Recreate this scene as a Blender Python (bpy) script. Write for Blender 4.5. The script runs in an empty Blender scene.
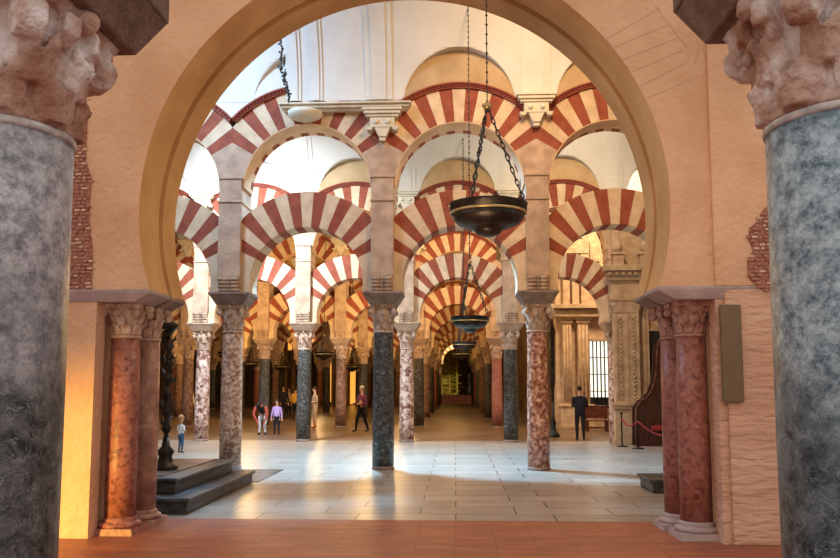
import bpy, bmesh, math, random
from mathutils import Vector, Matrix
sc = bpy.context.scene
C = sc.collection
R = math.radians
PI = math.pi
random.seed(7)

# ------------------------------------------------------------------ camera, world, lights, exposure
F_PX, PITCH, VX, HY, CAM_H = 780.0, R(5.5), 455.0, 385.0, 1.8
YAW = math.atan((VX - 420) / F_PX)
cam = bpy.data.objects.new('camera', bpy.data.cameras.new('camera'))
C.objects.link(cam); sc.camera = cam
cam.location = (0, 0, CAM_H)
cam.rotation_euler = (R(90) + PITCH, 0, YAW)
cam.data.sensor_width = 36; cam.data.lens = F_PX / 840 * 36
SHY = (HY - 279 - F_PX * math.tan(PITCH)) / 840
cam.data.shift_y = SHY
cam.data.clip_end = 400
_M = cam.rotation_euler.to_matrix()

def at(px, py, Y):
    """World point seen at a pixel of the 840x558 frame, at depth Y."""
    d = _M @ Vector(((px - 420) / F_PX, (279 - py) / F_PX + SHY * 840 / F_PX, -1))
    t = Y / d.y
    return Vector((d.x * t, Y, CAM_H + d.z * t))

sc.view_settings.view_transform = 'Standard'
sc.view_settings.look = 'None'
sc.view_settings.gamma = 1
sc.view_settings.use_curve_mapping = False
sc.view_settings.exposure = 0.50

world = bpy.data.worlds.new('world'); sc.world = world; world.use_nodes = True
bgn = world.node_tree.nodes['Background']
bgn.inputs[0].default_value = (1.0, 0.92, 0.84, 1); bgn.inputs[1].default_value = 0.60

def area(name, loc, tgt, size, power, col, sy=None, spread=PI):
    l = bpy.data.lights.new(name, 'AREA'); l.energy = power; l.color = col
    l.shape = 'RECTANGLE'; l.size = size; l.size_y = sy or size; l.spread = spread
    o = bpy.data.objects.new(name, l); C.objects.link(o); o.location = loc
    o.rotation_euler = (Vector(tgt) - Vector(loc)).to_track_quat('-Z', 'Y').to_euler()
    return o
def spot(name, loc, tgt, power, col, ang=60, blend=.5, rad=.1):
    l = bpy.data.lights.new(name, 'SPOT'); l.energy = power; l.color = col
    l.spot_size = R(ang); l.spot_blend = blend; l.shadow_soft_size = rad
    o = bpy.data.objects.new(name, l); C.objects.link(o); o.location = loc
    o.rotation_euler = (Vector(tgt) - Vector(loc)).to_track_quat('-Z', 'Y').to_euler()
    return o
def point(name, loc, power, col, rad=.2):
    l = bpy.data.lights.new(name, 'POINT'); l.energy = power; l.color = col; l.shadow_soft_size = rad
    o = bpy.data.objects.new(name, l); C.objects.link(o); o.location = loc
    return o
DAY = (.72, .86, 1.0); WARM = (1.0, .72, .42); GOLD = (1.0, .62, .22)
# daylight through the skylights of the first two aisles
area('skylight_day_nave', (-6.4, 13.4, 9.9), (-4.6, 16.2, 5), 1.6, 380, (.42, .66, 1.0))
area('skylight_day_second', (-2.65, 19.9, 10.2), (-.9, 17.2, 0), .7, 860, (.30, .64, 1.0), spread=R(88))
area('skylight_day_second_west', (-7.0, 20.0, 9.9), (-6.0, 24.5, 4.5), 1.3, 620, (.74, .86, 1.0), spread=R(110))
area('warm_fill_nave', (1.8, 12.6, 10.2), (1.8, 16.6, 5), 1.6, 230, (1, .70, .40))  # warm fill added under the vault to turn the right piers more orange
area('warm_fill_second_east', (3.4, 20.6, 9.9), (3.4, 24.5, 4), 1.4, 210, (1, .78, .52))  # unseen warm fill added to brighten the right of the second aisle
area('warm_area_third', (0, 29, 9.8), (0, 31, 3), 1.6, 190, (1, .70, .40))  # warm area light under the third vault
area('warm_fill_third_east', (7.0, 29, 9.8), (7.0, 33, 4), 1.6, 560, (1, .76, .48))  # unseen warm fill added to brighten the chapel stonework
# warm floodlights by the front wall
spot('floodlight_wall_foot', (-5.6, 6.6, .35), (-4.5, 9.0, .6), 520, (1, .60, .12), 62, .8, .15)
spot('floodlight_arch', (-.4, 5.2, .4), (-.6, 10.0, 7.0), 260, (1, .68, .38), 95, .8, .3)
spot('floodlight_right_wall', (1.2, 5.0, 3.6), (3.8, 9.2, 2.4), 70, (1, .72, .5), 80, .8, .3)

# ------------------------------------------------------------------ materials
def mat(name, c1, c2=None, scale=3.0, rough=.8, bump=.15, bscale=None, detail=6, metal=0, spec=.3, c3=None, lo=.35, hi=.65, stretch=(1,1,1), rnd=0.0, dist=0.0):
    m = bpy.data.materials.new(name); m.use_nodes = True
    nt = m.node_tree; N = nt.nodes; L = nt.links; b = N['Principled BSDF']
    b.inputs['Roughness'].default_value = rough; b.inputs['Metallic'].default_value = metal
    b.inputs['Specular IOR Level'].default_value = spec
    tc = N.new('ShaderNodeTexCoord'); mp = N.new('ShaderNodeMapping'); mp.inputs['Scale'].default_value = stretch
    L.new(tc.outputs['Object'], mp.inputs['Vector'])
    oi = N.new('ShaderNodeObjectInfo'); ml = N.new('ShaderNodeMath'); ml.operation = 'MULTIPLY'; ml.inputs[1].default_value = 37.0
    L.new(oi.outputs['Random'], ml.inputs[0])
    va = N.new('ShaderNodeVectorMath'); va.operation = 'ADD'
    L.new(mp.outputs[0], va.inputs[0]); L.new(ml.outputs[0], va.inputs[1])
    n = N.new('ShaderNodeTexNoise'); n.inputs['Scale'].default_value = scale; n.inputs['Detail'].default_value = detail
    n.inputs['Distortion'].default_value = dist
    L.new(va.outputs[0], n.inputs['Vector'])
    cr = N.new('ShaderNodeValToRGB'); e = cr.color_ramp.elements
    e[0].position = lo; e[0].color = (*c1, 1); e[1].position = hi; e[1].color = (*(c2 or c1), 1)
    if c3:
        x = e.new((lo + hi) / 2 + .02); x.color = (*c3, 1)
    L.new(n.outputs['Fac'], cr.inputs[0])
    out = cr.outputs[0]
    if rnd:
        hs = N.new('ShaderNodeHueSaturation')
        mr = N.new('ShaderNodeMapRange'); mr.inputs[3].default_value = 1 - rnd; mr.inputs[4].default_value = 1 + rnd
        L.new(oi.outputs['Random'], mr.inputs[0]); L.new(mr.outputs[0], hs.inputs['Value']); L.new(out, hs.inputs['Color'])
        out = hs.outputs[0]
    L.new(out, b.inputs['Base Color'])
    if bump:
        n2 = N.new('ShaderNodeTexNoise'); n2.inputs['Scale'].default_value = bscale or scale * 6; n2.inputs['Detail'].default_value = 4
        L.new(va.outputs[0], n2.inputs['Vector'])
        bp = N.new('ShaderNodeBump'); bp.inputs['Strength'].default_value = bump; bp.inputs['Distance'].default_value = .05
        L.new(n2.outputs['Fac'], bp.inputs['Height']); L.new(bp.outputs[0], b.inputs['Normal'])
    m['_out'] = 1
    return m

def vein(m, col, scale=3, width=.04, amount=1.0):
    """thin wandering veins over a stone material"""
    nt = m.node_tree; N = nt.nodes; L = nt.links; b = N['Principled BSDF']
    src = b.inputs['Base Color'].links[0].from_socket
    va = [n for n in N if n.type == 'VECT_MATH'][0]
    ns = N.new('ShaderNodeTexNoise'); ns.inputs['Scale'].default_value = scale; ns.inputs['Detail'].default_value = 7; ns.inputs['Distortion'].default_value = 1.2
    L.new(va.outputs[0], ns.inputs['Vector'])
    sb = N.new('ShaderNodeMath'); sb.operation = 'SUBTRACT'; sb.inputs[1].default_value = .5; L.new(ns.outputs['Fac'], sb.inputs[0])
    ab = N.new('ShaderNodeMath'); ab.operation = 'ABSOLUTE'; L.new(sb.outputs[0], ab.inputs[0])
    mr = N.new('ShaderNodeMapRange'); mr.inputs[1].default_value = 0; mr.inputs[2].default_value = width
    mr.inputs[3].default_value = amount; mr.inputs[4].default_value = 0; L.new(ab.outputs[0], mr.inputs[0])
    mx = N.new('ShaderNodeMix'); mx.data_type = 'RGBA'; L.new(mr.outputs[0], mx.inputs['Factor'])
    L.new(src, mx.inputs['A']); mx.inputs['B'].default_value = (*col, 1)
    L.new(mx.outputs['Result'], b.inputs['Base Color'])
    return m

def emis(name, col, s):
    m = bpy.data.materials.new(name); m.use_nodes = True; b = m.node_tree.nodes['Principled BSDF']
    b.inputs['Base Color'].default_value = (*col, 1)
    b.inputs['Emission Color'].default_value = (*col, 1); b.inputs['Emission Strength'].default_value = s
    return m

M = {}
M['plaster'] = mat('orange plaster', (.62, .35, .20), (.74, .45, .28), 1.2, .85, .7, 12)
M['plaster_rough'] = mat('rough peach plaster', (.58, .33, .22), (.70, .43, .30), 2.2, .9, 1.0, 9, stretch=(.5, 1, 1.8))
M['arch_plaster'] = mat('ochre arch plaster', (.52, .28, .10), (.64, .37, .15), 1.5, .8, .2, 18)
M['red'] = mat('painted red brick', (.25, .055, .028), (.34, .088, .045), 5, .8, .2, 30, rnd=.05)
M['light'] = mat('cream limestone voussoir', (.60, .42, .26), (.74, .55, .36), 4, .85, .3, 24, rnd=.05)
M['stone'] = mat('pier limestone', (.42, .28, .19), (.60, .42, .29), 3.5, .85, .35, 22, rnd=.06)
M['soffit'] = mat('tan soffit plaster', (.62, .40, .22), (.74, .50, .30), 3, .85, .2, 20)
M['lunette'] = mat('ochre lunette plaster', (.42, .28, .14), (.52, .36, .20), 2, .85, .15, 18)
M['dentil'] = mat('dark red dentil band', (.22, .04, .035), (.30, .07, .05), 6, .8, .1)
M['white'] = mat('white vault plaster', (.62, .58, .51), (.70, .66, .59), .8, .85, .05, 8)
M['cornice'] = mat('cream cornice stone', (.62, .54, .40), (.74, .65, .50), 3, .8, .1)
M['capital'] = mat('weathered capital stone', (.42, .27, .19), (.66, .48, .36), 9, .85, .4, 30, rnd=.06)
M['capital_pink'] = mat('reddish capital stone', (.30, .14, .10), (.50, .28, .22), 9, .85, .4, 30)
M['impost'] = mat('grey brown impost stone', (.20, .14, .11), (.34, .25, .20), 6, .8, .3, 30)
M['impost_lilac'] = mat('lilac grey impost stone', (.34, .25, .24), (.46, .35, .33), 4, .6, .2, 30)
M['shaft_beige'] = mat('beige pink speckled marble', (.26, .12, .07), (.74, .52, .37), 14, .45, .1, c3=(.52, .32, .21), detail=9, lo=.36, hi=.64)
M['shaft_red'] = mat('red speckled marble', (.16, .045, .03), (.74, .48, .34), 12, .4, .1, c3=(.44, .20, .13), detail=9, lo=.36, hi=.64)
M['shaft_dark'] = vein(mat('dark grey veined granite', (.022, .022, .021), (.12, .11, .10), 12, .35, .1, c3=(.06, .056, .05), detail=9, lo=.3, hi=.7), (.5, .5, .47), 5, .010, .7)
M['shaft_pale'] = mat('pale mottled breccia', (.14, .045, .03), (.74, .60, .52), 7, .4, .1, c3=(.52, .34, .27), detail=8, lo=.36, hi=.62, dist=1)
M['shaft_wine'] = vein(mat('wine red marble', (.13, .04, .03), (.36, .15, .11), 14, .35, .12, c3=(.34, .12, .085), detail=9, lo=.3, hi=.72, dist=.6), (.55, .34, .27), 4, .012, .45)
M['shaft_brown'] = mat('brown marble', (.12, .06, .04), (.32, .18, .12), 8, .4, .1, detail=8, rnd=.1)
M['floor'] = None
M['front_capital'] = mat('eroded pinkish capital marble', (.34, .16, .10), (.86, .80, .80), 3.6, .75, .6, 30, c3=(.56, .38, .31), detail=7, lo=.34, hi=.66)
M['neck'] = mat('pale worn marble fillet', (.36, .33, .33), (.66, .62, .61), 12, .5, .2)
M['front_impost'] = mat('brown grey sandstone block', (.16, .10, .08), (.24, .16, .13), 8, .85, .4, 40)
M['bronze'] = mat('blackened bronze', (.02, .018, .016), (.06, .05, .042), 8, .38, .1, metal=.75, spec=.5)
M['iron'] = mat('dull iron chain', (.04, .038, .036), (.10, .095, .09), 12, .45, .1, metal=.7)
M['brass'] = mat('aged brass', (.45, .33, .14), (.62, .48, .24), 8, .35, .05, metal=.8)
M['dark_stone'] = mat('dark grey platform stone', (.03, .03, .032), (.10, .095, .09), 5, .4, .3, 30, stretch=(1, .4, 3))
M['brown_stone'] = mat('brown polished slab', (.10, .06, .04), (.24, .15, .10), 3, .3, .1)
M['renaissance'] = mat('carved tan limestone', (.42, .28, .17), (.58, .41, .26), 4, .85, .25, 20)
M['wood'] = mat('dark carved walnut', (.035, .014, .010), (.09, .035, .022), 4, .4, .15, stretch=(6, 6, 1))
M['bench_wood'] = mat('reddish brown wood', (.10, .03, .02), (.18, .06, .04), 4, .4, .1, stretch=(1, 6, 6))
M['red_cloth'] = mat('red velvet', (.30, .03, .035), (.42, .05, .05), 8, .9, .1)
M['panel_brown'] = mat('brown painted metal', (.16, .105, .055), (.19, .125, .07), 5, .6, .03)
M['black'] = mat('black', (.012, .012, .013), (.02, .02, .021), 5, .5, .02)
M['glass_white'] = emis('bright daylit glass', (.95, .93, .80), .85)
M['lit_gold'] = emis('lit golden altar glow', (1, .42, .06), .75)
M['gold'] = mat('gilded altar carving', (.42, .30, .05), (.80, .66, .16), 14, .4, .6, 30, metal=.3)
M['step_red'] = mat('dark red step stone', (.14, .035, .03), (.22, .06, .05), 4, .5, .1)
M['dark_wall'] = mat('brown far wall', (.16, .085, .04), (.30, .17, .08), .6, .9, .2, 8)
M['lattice'] = None

def floor_mat(name, c1, c2, mort, bw, rh, rough, msize=.012, noise=(.85, 1.1), off=.5, spec=.5, along=(1, 1, 1), bump=.2):
    m = bpy.data.materials.new(name); m.use_nodes = True
    nt = m.node_tree; N = nt.nodes; L = nt.links; b = N['Principled BSDF']
    b.inputs['Roughness'].default_value = rough; b.inputs['Specular IOR Level'].default_value = spec
    tc = N.new('ShaderNodeTexCoord'); mp = N.new('ShaderNodeMapping'); mp.inputs['Scale'].default_value = along
    L.new(tc.outputs['Object'], mp.inputs[0])
    br = N.new('ShaderNodeTexBrick'); br.offset = off
    br.inputs['Color1'].default_value = (*c1, 1); br.inputs['Color2'].default_value = (*c2, 1); br.inputs['Mortar'].default_value = (*mort, 1)
    br.inputs['Scale'].default_value = 1; br.inputs['Mortar Size'].default_value = msize; br.inputs['Brick Width'].default_value = bw; br.inputs['Row Height'].default_value = rh
    br.inputs['Bias'].default_value = 0; br.inputs['Mortar Smooth'].default_value = .1
    L.new(mp.outputs[0], br.inputs['Vector'])
    ns = N.new('ShaderNodeTexNoise'); ns.inputs['Scale'].default_value = 3.5; ns.inputs['Detail'].default_value = 8
    mp2 = N.new('ShaderNodeMapping'); mp2.inputs['Scale'].default_value = (.5, 1.6, 1); L.new(tc.outputs['Object'], mp2.inputs[0]); L.new(mp2.outputs[0], ns.inputs['Vector'])
    mr = N.new('ShaderNodeMapRange'); mr.inputs[1].default_value = .3; mr.inputs[2].default_value = .7; mr.inputs[3].default_value = noise[0]; mr.inputs[4].default_value = noise[1]
    L.new(ns.outputs['Fac'], mr.inputs[0])
    hs = N.new('ShaderNodeHueSaturation'); L.new(mr.outputs[0], hs.inputs['Value']); L.new(br.outputs['Color'], hs.inputs['Color'])
    L.new(hs.outputs[0], b.inputs['Base Color'])
    bp = N.new('ShaderNodeBump'); bp.inputs['Strength'].default_value = bump; bp.inputs['Distance'].default_value = .02; bp.invert = True
    L.new(br.outputs['Fac'], bp.inputs['Height']); L.new(bp.outputs[0], b.inputs['Normal'])
    return m
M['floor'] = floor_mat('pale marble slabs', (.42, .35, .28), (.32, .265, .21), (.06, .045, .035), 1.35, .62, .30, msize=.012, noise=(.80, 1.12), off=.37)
M['floor_brown_dim'] = floor_mat('brown marble slabs in dim warm tint', (.21, .135, .085), (.16, .10, .065), (.06, .04, .03), 1.35, .62, .28, msize=.012, noise=(.80, 1.12), off=.37)  # brown that also carries the dim, warm light beyond the second arcade
M['floor_red'] = floor_mat('worn red brick floor', (.42, .135, .06), (.32, .10, .05), (.15, .045, .025), .9, .09, .5, msize=.006, noise=(.75, 1.2), spec=.35)
M['lattice'] = floor_mat('exposed red brick and mortar', (.36, .13, .08), (.26, .09, .06), (.66, .48, .36), .10, .055, .9, msize=.018, noise=(.7, 1.2), spec=.2, along=(1, 1, 1), bump=1.0)

def front_shaft_mat(name, top1, top2, split, bot1, bot2):
    """marble that is pale grey above and blackish green with white veins below (the stone's own bedding)"""
    m = mat(name, top1, top2, 14, .30, .15, 80, detail=15, lo=.40, hi=.60)
    m.node_tree.nodes['Noise Texture'].inputs['Roughness'].default_value = .78
    nt = m.node_tree; N = nt.nodes; L = nt.links; b = N['Principled BSDF']
    src = b.inputs['Base Color'].links[0].from_socket
    tc = [n for n in N if n.type == 'TEX_COORD'][0]
    n = N.new('ShaderNodeTexNoise'); n.inputs['Scale'].default_value = 10; n.inputs['Roughness'].default_value = .75; n.inputs['Detail'].default_value = 12; n.inputs['Distortion'].default_value = .8
    L.new(tc.outputs['Object'], n.inputs['Vector'])
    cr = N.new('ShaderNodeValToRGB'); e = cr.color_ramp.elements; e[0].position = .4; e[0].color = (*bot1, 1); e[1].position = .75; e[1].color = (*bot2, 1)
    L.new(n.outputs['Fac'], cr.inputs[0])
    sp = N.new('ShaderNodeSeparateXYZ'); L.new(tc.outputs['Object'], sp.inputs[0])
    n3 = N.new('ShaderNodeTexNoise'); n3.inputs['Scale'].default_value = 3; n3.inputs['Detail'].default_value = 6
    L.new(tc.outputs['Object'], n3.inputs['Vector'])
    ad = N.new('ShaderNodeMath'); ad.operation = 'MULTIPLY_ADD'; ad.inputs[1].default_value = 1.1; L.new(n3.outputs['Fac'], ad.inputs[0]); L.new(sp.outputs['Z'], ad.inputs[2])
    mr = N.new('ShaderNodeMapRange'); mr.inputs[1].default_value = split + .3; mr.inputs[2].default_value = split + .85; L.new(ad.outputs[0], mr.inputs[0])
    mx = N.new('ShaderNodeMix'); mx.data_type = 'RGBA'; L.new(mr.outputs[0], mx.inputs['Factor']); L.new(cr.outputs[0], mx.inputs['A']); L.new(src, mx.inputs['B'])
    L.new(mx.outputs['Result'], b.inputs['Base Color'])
    return vein(m, (.60, .64, .68), 11, .010, .35)
M['front_shaft_left'] = front_shaft_mat('grey granite shaft', (.17, .17, .20), (.58, .57, .61), 2.0, (.02, .022, .022), (.24, .24, .24))
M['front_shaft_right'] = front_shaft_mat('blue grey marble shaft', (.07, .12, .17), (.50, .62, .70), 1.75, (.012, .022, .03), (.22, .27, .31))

# ------------------------------------------------------------------ mesh helpers
class MB:
    def __init__(s): s.v = []; s.f = []; s.m = []; s.sm = []
    def poly(s, pts, mi=0, sm=False):
        n = len(s.v); s.v += [tuple(p) for p in pts]; s.f.append(list(range(n, n + len(pts)))); s.m.append(mi); s.sm.append(sm)
    def hexa(s, p, mi=0):
        """p: 8 points, bottom 4 ccw then top 4"""
        n = len(s.v); s.v += [tuple(q) for q in p]
        for f in ((3,2,1,0),(4,5,6,7),(0,1,5,4),(1,2,6,5),(2,3,7,6),(3,0,4,7)):
            s.f.append([n + i for i in f]); s.m.append(mi); s.sm.append(False)
        return s
    def box(s, x0, x1, y0, y1, z0, z1, mi=0):
        return s.hexa([(x0,y0,z0),(x1,y0,z0),(x1,y1,z0),(x0,y1,z0),(x0,y0,z1),(x1,y0,z1),(x1,y1,z1),(x0,y1,z1)], mi)
    def frustum(s, cx, cy, a0, b0, z0, a1, b1, z1, mi=0):
        return s.hexa([(cx-a0,cy-b0,z0),(cx+a0,cy-b0,z0),(cx+a0,cy+b0,z0),(cx-a0,cy+b0,z0),(cx-a1,cy-b1,z1),(cx+a1,cy-b1,z1),(cx+a1,cy+b1,z1),(cx-a1,cy+b1,z1)], mi)
    def prism(s, pts, y0, y1, mi=0):
        """closed xz outline (any winding) extruded along y"""
        n = len(s.v); k = len(pts)
        s.v += [(p[0], y0, p[1]) for p in pts] + [(p[0], y1, p[1]) for p in pts]
        s.f.append([n + i for i in range(k)]); s.f.append([n + k + i for i in reversed(range(k))])
        s.m += [mi, mi]; s.sm += [False, False]
        for i in range(k):
            j = (i + 1) % k; s.f.append([n + i, n + k + i, n + k + j, n + j]); s.m.append(mi); s.sm.append(False)
        return s
    def lathe(s, prof, cx=0, cy=0, seg=24, mi=0, sm=True, cap=True):
        n = len(s.v); k = len(prof)
        for r, z in prof:
            for i in range(seg):
                a = 2 * PI * i / seg; s.v.append((cx + r * math.cos(a), cy + r * math.sin(a), z))
        for j in range(k - 1):
            for i in range(seg):
                i2 = (i + 1) % seg
                s.f.append([n + j*seg + i, n + j*seg + i2, n + (j+1)*seg + i2, n + (j+1)*seg + i]); s.m.append(mi); s.sm.append(sm)
        if cap:
            s.f.append([n + i for i in reversed(range(seg))]); s.m.append(mi); s.sm.append(False)
            s.f.append([n + (k-1)*seg + i for i in range(seg)]); s.m.append(mi); s.sm.append(False)
        return s
    def tube(s, pts, rad, seg=8, mi=0, closed=False):
        pts = [Vector(p) for p in pts]; n = len(s.v); k = len(pts)
        rs = rad if isinstance(rad, (list, tuple)) else [rad] * k
        for i, p in enumerate(pts):
            if closed: t = pts[(i+1) % k] - pts[i-1]
            else: t = pts[min(i+1, k-1)] - pts[max(i-1, 0)]
            t.normalize(); up = Vector((0,0,1)) if abs(t.z) < .9 else Vector((1,0,0))
            a = t.cross(up).normalized(); b = t.cross(a).normalized()
            for j in range(seg):
                q = p + (a * math.cos(2*PI*j/seg) + b * math.sin(2*PI*j/seg)) * rs[i]; s.v.append(tuple(q))
        for i in range(k if closed else k - 1):
            for j in range(seg):
                i2 = (i + 1) % k; j2 = (j + 1) % seg
                s.f.append([n + i*seg + j, n + i*seg + j2, n + i2*seg + j2, n + i2*seg + j]); s.m.append(mi); s.sm.append(True)
        if not closed:
            s.f.append([n + j for j in range(seg)]); s.f.append([n + (k-1)*seg + j for j in reversed(range(seg))]); s.m += [mi, mi]; s.sm += [False, False]
        return s
    def ball(s, c, r, seg=12, rings=8, mi=0):
        if not isinstance(r, (tuple, list)): r = (r, r, r)
        n = len(s.v); s.v.append((c[0], c[1], c[2] - r[2]))
        for i in range(1, rings):
            t = PI * i / rings
            for j in range(seg):
                a = 2 * PI * j / seg; s.v.append((c[0] + r[0]*math.sin(t)*math.cos(a), c[1] + r[1]*math.sin(t)*math.sin(a), c[2] - r[2]*math.cos(t)))
        s.v.append((c[0], c[1], c[2] + r[2])); e = len(s.v) - 1
        for j in range(seg):
            j2 = (j + 1) % seg
            s.f.append([n, n+1+j2, n+1+j]); s.m.append(mi); s.sm.append(True)
            s.f.append([e, e-seg+j, e-seg+j2]); s.m.append(mi); s.sm.append(True)
            for i in range(rings - 2):
                a = n + 1 + i*seg; s.f.append([a+j, a+j2, a+seg+j2, a+seg+j]); s.m.append(mi); s.sm.append(True)
        return s
    def mesh(s, name, mats, bevel=0):
        me = bpy.data.meshes.new(name); me.from_pydata(s.v, [], s.f)
        for m in (mats if isinstance(mats, (list, tuple)) else [mats]): me.materials.append(m)
        me.polygons.foreach_set('material_index', s.m); me.polygons.foreach_set('use_smooth', s.sm)
        bm = bmesh.new(); bm.from_mesh(me); bmesh.ops.recalc_face_normals(bm, faces=bm.faces[:])
        if bevel:
            es = [e for e in bm.edges if len(e.link_faces) == 2 and e.calc_face_angle(0) > .5]
            bmesh.ops.bevel(bm, geom=es, offset=bevel, segments=1, affect='EDGES')
        bm.to_mesh(me); bm.free(); me.update(); return me
    def build(s, name, mats, parent=None, bevel=0, **kw):
        return put(name, s.mesh(name, mats, bevel), parent, **kw)

def put(name, me, parent=None, loc=None, label=None, cat=None, group=None, kind=None):
    o = bpy.data.objects.new(name, me); C.objects.link(o)
    if parent: o.parent = parent
    if loc: o.location = loc
    for k, v in (('label', label), ('category', cat), ('group', group), ('kind', kind)):
        if v: o[k] = v
    return o
def thing(name, label, cat, loc=(0,0,0), rz=0, group=None, kind='thing'):
    o = put(name, None, None, loc, label, cat, group, kind); o.rotation_euler.z = rz; return o
def struct(name, mb, m, bevel=0): return mb.build(name, m, None, bevel, kind='structure')
def copy_tree(o, parent=None, loc=None, label=None, group=None):
    c = o.copy(); C.objects.link(c); c.parent = parent
    if loc is not None: c.location = loc
    if label: c['label'] = label
    if group: c['group'] = group
    for ch in list(o.children): copy_tree(ch, c)
    return c

# ------------------------------------------------------------------ floors
WY0, WY1, FE = 9.2, 10.45, 10.63                       # front wall, near and far face
ROWY = [17.0 + 8.25 * i for i in range(9)]
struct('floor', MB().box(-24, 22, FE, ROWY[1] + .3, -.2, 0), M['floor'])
struct('floor_aisles', MB().box(-24, 22, ROWY[1] + .3, 88, -.2, 0), M['floor_brown_dim'])
struct('floor_front', MB().box(-14, 12, -4, FE, -.2, .002), M['floor_red'])

# ------------------------------------------------------------------ front wall with the big horseshoe arch
AX = -.645; AR = 3.205; AZ = 3.96
IZ = 2.945                     # top of the impost blocks
half_i = math.sqrt(AR**2 - (AZ - IZ)**2)
def wall_with_arch(mb, r, y0, y1, xl, xr, ztop, half_low, mi=0, cz=AZ):
    a0 = math.asin((IZ - cz) / r); n = 72
    pts = [(AX + r*math.cos(a0 + (PI - 2*a0) * i / n), cz + r*math.sin(a0 + (PI - 2*a0) * i / n)) for i in range(n + 1)]
    # quads between the arc and the outer border
    for i in range(n):
        (x1, z1), (x2, z2) = pts[i], pts[i+1]
        def outp(x, z):
            dx, dz = x - AX, z - cz
            t = 1e9
            if dx > 1e-6: t = min(t, (xr - AX) / dx)
            if dx < -1e-6: t = min(t, (xl - AX) / dx)
            if dz > 1e-6: t = min(t, (ztop - cz) / dz)
            if dz < -1e-6: t = min(t, (IZ - cz) / dz if (IZ - cz)/dz > 1.001 else t)
            return (AX + dx*t, cz + dz*t)
        o1, o2 = outp(x1, z1), outp(x2, z2)
        q = [(x1, z1), o1]
        for cx, czz in ((xr, ztop), (xl, ztop)):
            if (o1[0] - cx)*(o2[0] - cx) <= 1e-9 and abs(o1[0]-o2[0]) > 1e-6 and abs(o1[1]-o2[1]) > 1e-6 and min(o1[1],o2[1]) < ztop - 1e-6 and max(o1[1],o2[1]) > ztop - 1e-6 and (abs(o1[0]-cx) < 1e-6 or abs(o2[0]-cx) < 1e-6):
                q.append((cx, ztop))
        q += [o2, (x2, z2)]
        mb.poly([(p[0], y0, p[1]) for p in q], mi); mb.poly([(p[0], y1, p[1]) for p in q], mi)
        mb.poly([(x1, y0, z1), (x2, y0, z2), (x2, y1, z2), (x1, y1, z1)], mi, True)
    # strip to the side of the springing, down to impost level
    for sgn, xe in ((-1, xl), (1, xr)):
        x1 = AX + sgn * r * math.cos(a0); o = pts[0] if sgn > 0 else pts[-1]
        dx, dz = o[0] - AX, o[1] - cz; t = (xe - AX) / dx; zc = cz + dz * t
        for y in (y0, y1): mb.poly([(o[0], y, IZ), (xe, y, IZ), (xe, y, max(IZ, zc))] if zc > IZ else [(o[0], y, IZ), (xe, y, IZ), (xe, y, IZ + .001)], mi)
        mb.poly([(x1, y0, IZ), (x1, y1, IZ), (xe, y1, IZ), (xe, y0, IZ)], mi)
XL, XR, ZT = -12.0, 11.0, 10.8
w = MB()
# simpler exact construction: a fan of quads from arc to border is built by columns of x
def arch_wall(mb, r, y0, y1, xl, xr, z0, ztop, mi=0):
    a0 = math.asin((z0 - AZ) / r); n = 96
    arc = [(AX + r*math.cos(a0 + (PI - 2*a0)*i/n), AZ + r*math.sin(a0 + (PI - 2*a0)*i/n)) for i in range(n + 1)]
    k = min(range(n + 1), key=lambda i: abs(arc[i][0] - AX))
    right = arc[:k+1]; left = arc[k:]
    for side, xe in ((right, xr), (left[::-1], xl)):
        pts = side
        for y in (y0, y1):
            for i in range(len(pts) - 1):
                (xa, za), (xb, zb) = pts[i], pts[i+1]
                mb.poly([(xa, y, za), (xe, y, za), (xe, y, zb), (xb, y, zb)], mi)
            mb.poly([(pts[-1][0], y, pts[-1][1]), (xe, y, pts[-1][1]), (xe, y, ztop), (pts[-1][0], y, ztop)], mi)
        mb.poly([(pts[0][0], y0, z0), (pts[0][0], y1, z0), (xe, y1, z0), (xe, y0, z0)], mi)
    for i in range(n):
        mb.poly([(arc[i][0], y0, arc[i][1]), (arc[i+1][0], y0, arc[i+1][1]), (arc[i+1][0], y1, arc[i+1][1]), (arc[i][0], y1, arc[i][1])], mi, True)
arch_wall(w, AR, WY0, WY0 + .02, XL, XR, IZ, ZT, 0)
for s_, xe in ((-1, XL), (1, XR)):            # wall either side of the opening, below impost level
    xi = AX + s_ * 3.68; xb = AX + s_ * 3.86
    w.box(min(xi, xe), max(xi, xe), WY0, WY0 + .24, 0, IZ, 1 if s_ > 0 else 0)
    w.box(min(xb, xe), max(xb, xe), WY0 + .24, WY1, 0, IZ, 0)
wall = struct('wall_front', w, [M['plaster'], M['plaster_rough']])
# the two orders of the arch with a groove between them
w = MB(); arch_wall(w, AR + .005, WY0 + .02, WY0 + .66, XL, XR, IZ, ZT)
arch_wall(w, AR + .13, WY0 + .66, WY0 + .80, XL, XR, IZ, ZT)
arch_wall(w, AR + .005, WY0 + .80, WY1, XL, XR, IZ, ZT)
struct('wall_front_core', w, M['arch_plaster'])
# raised plaster field on the east side with incised joints
px_edge = AX + 3.68
w = MB(); w.box(px_edge, XR, WY0 - .05, WY0, IZ, ZT); struct('wall_front_raised_field', w, M['plaster'], .012)
w = MB(); w.box(px_edge + .10, XR, WY0 - .05, WY0, 0, IZ); struct('wall_front_raised_foot', w, M['plaster_rough'], .012)
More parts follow.
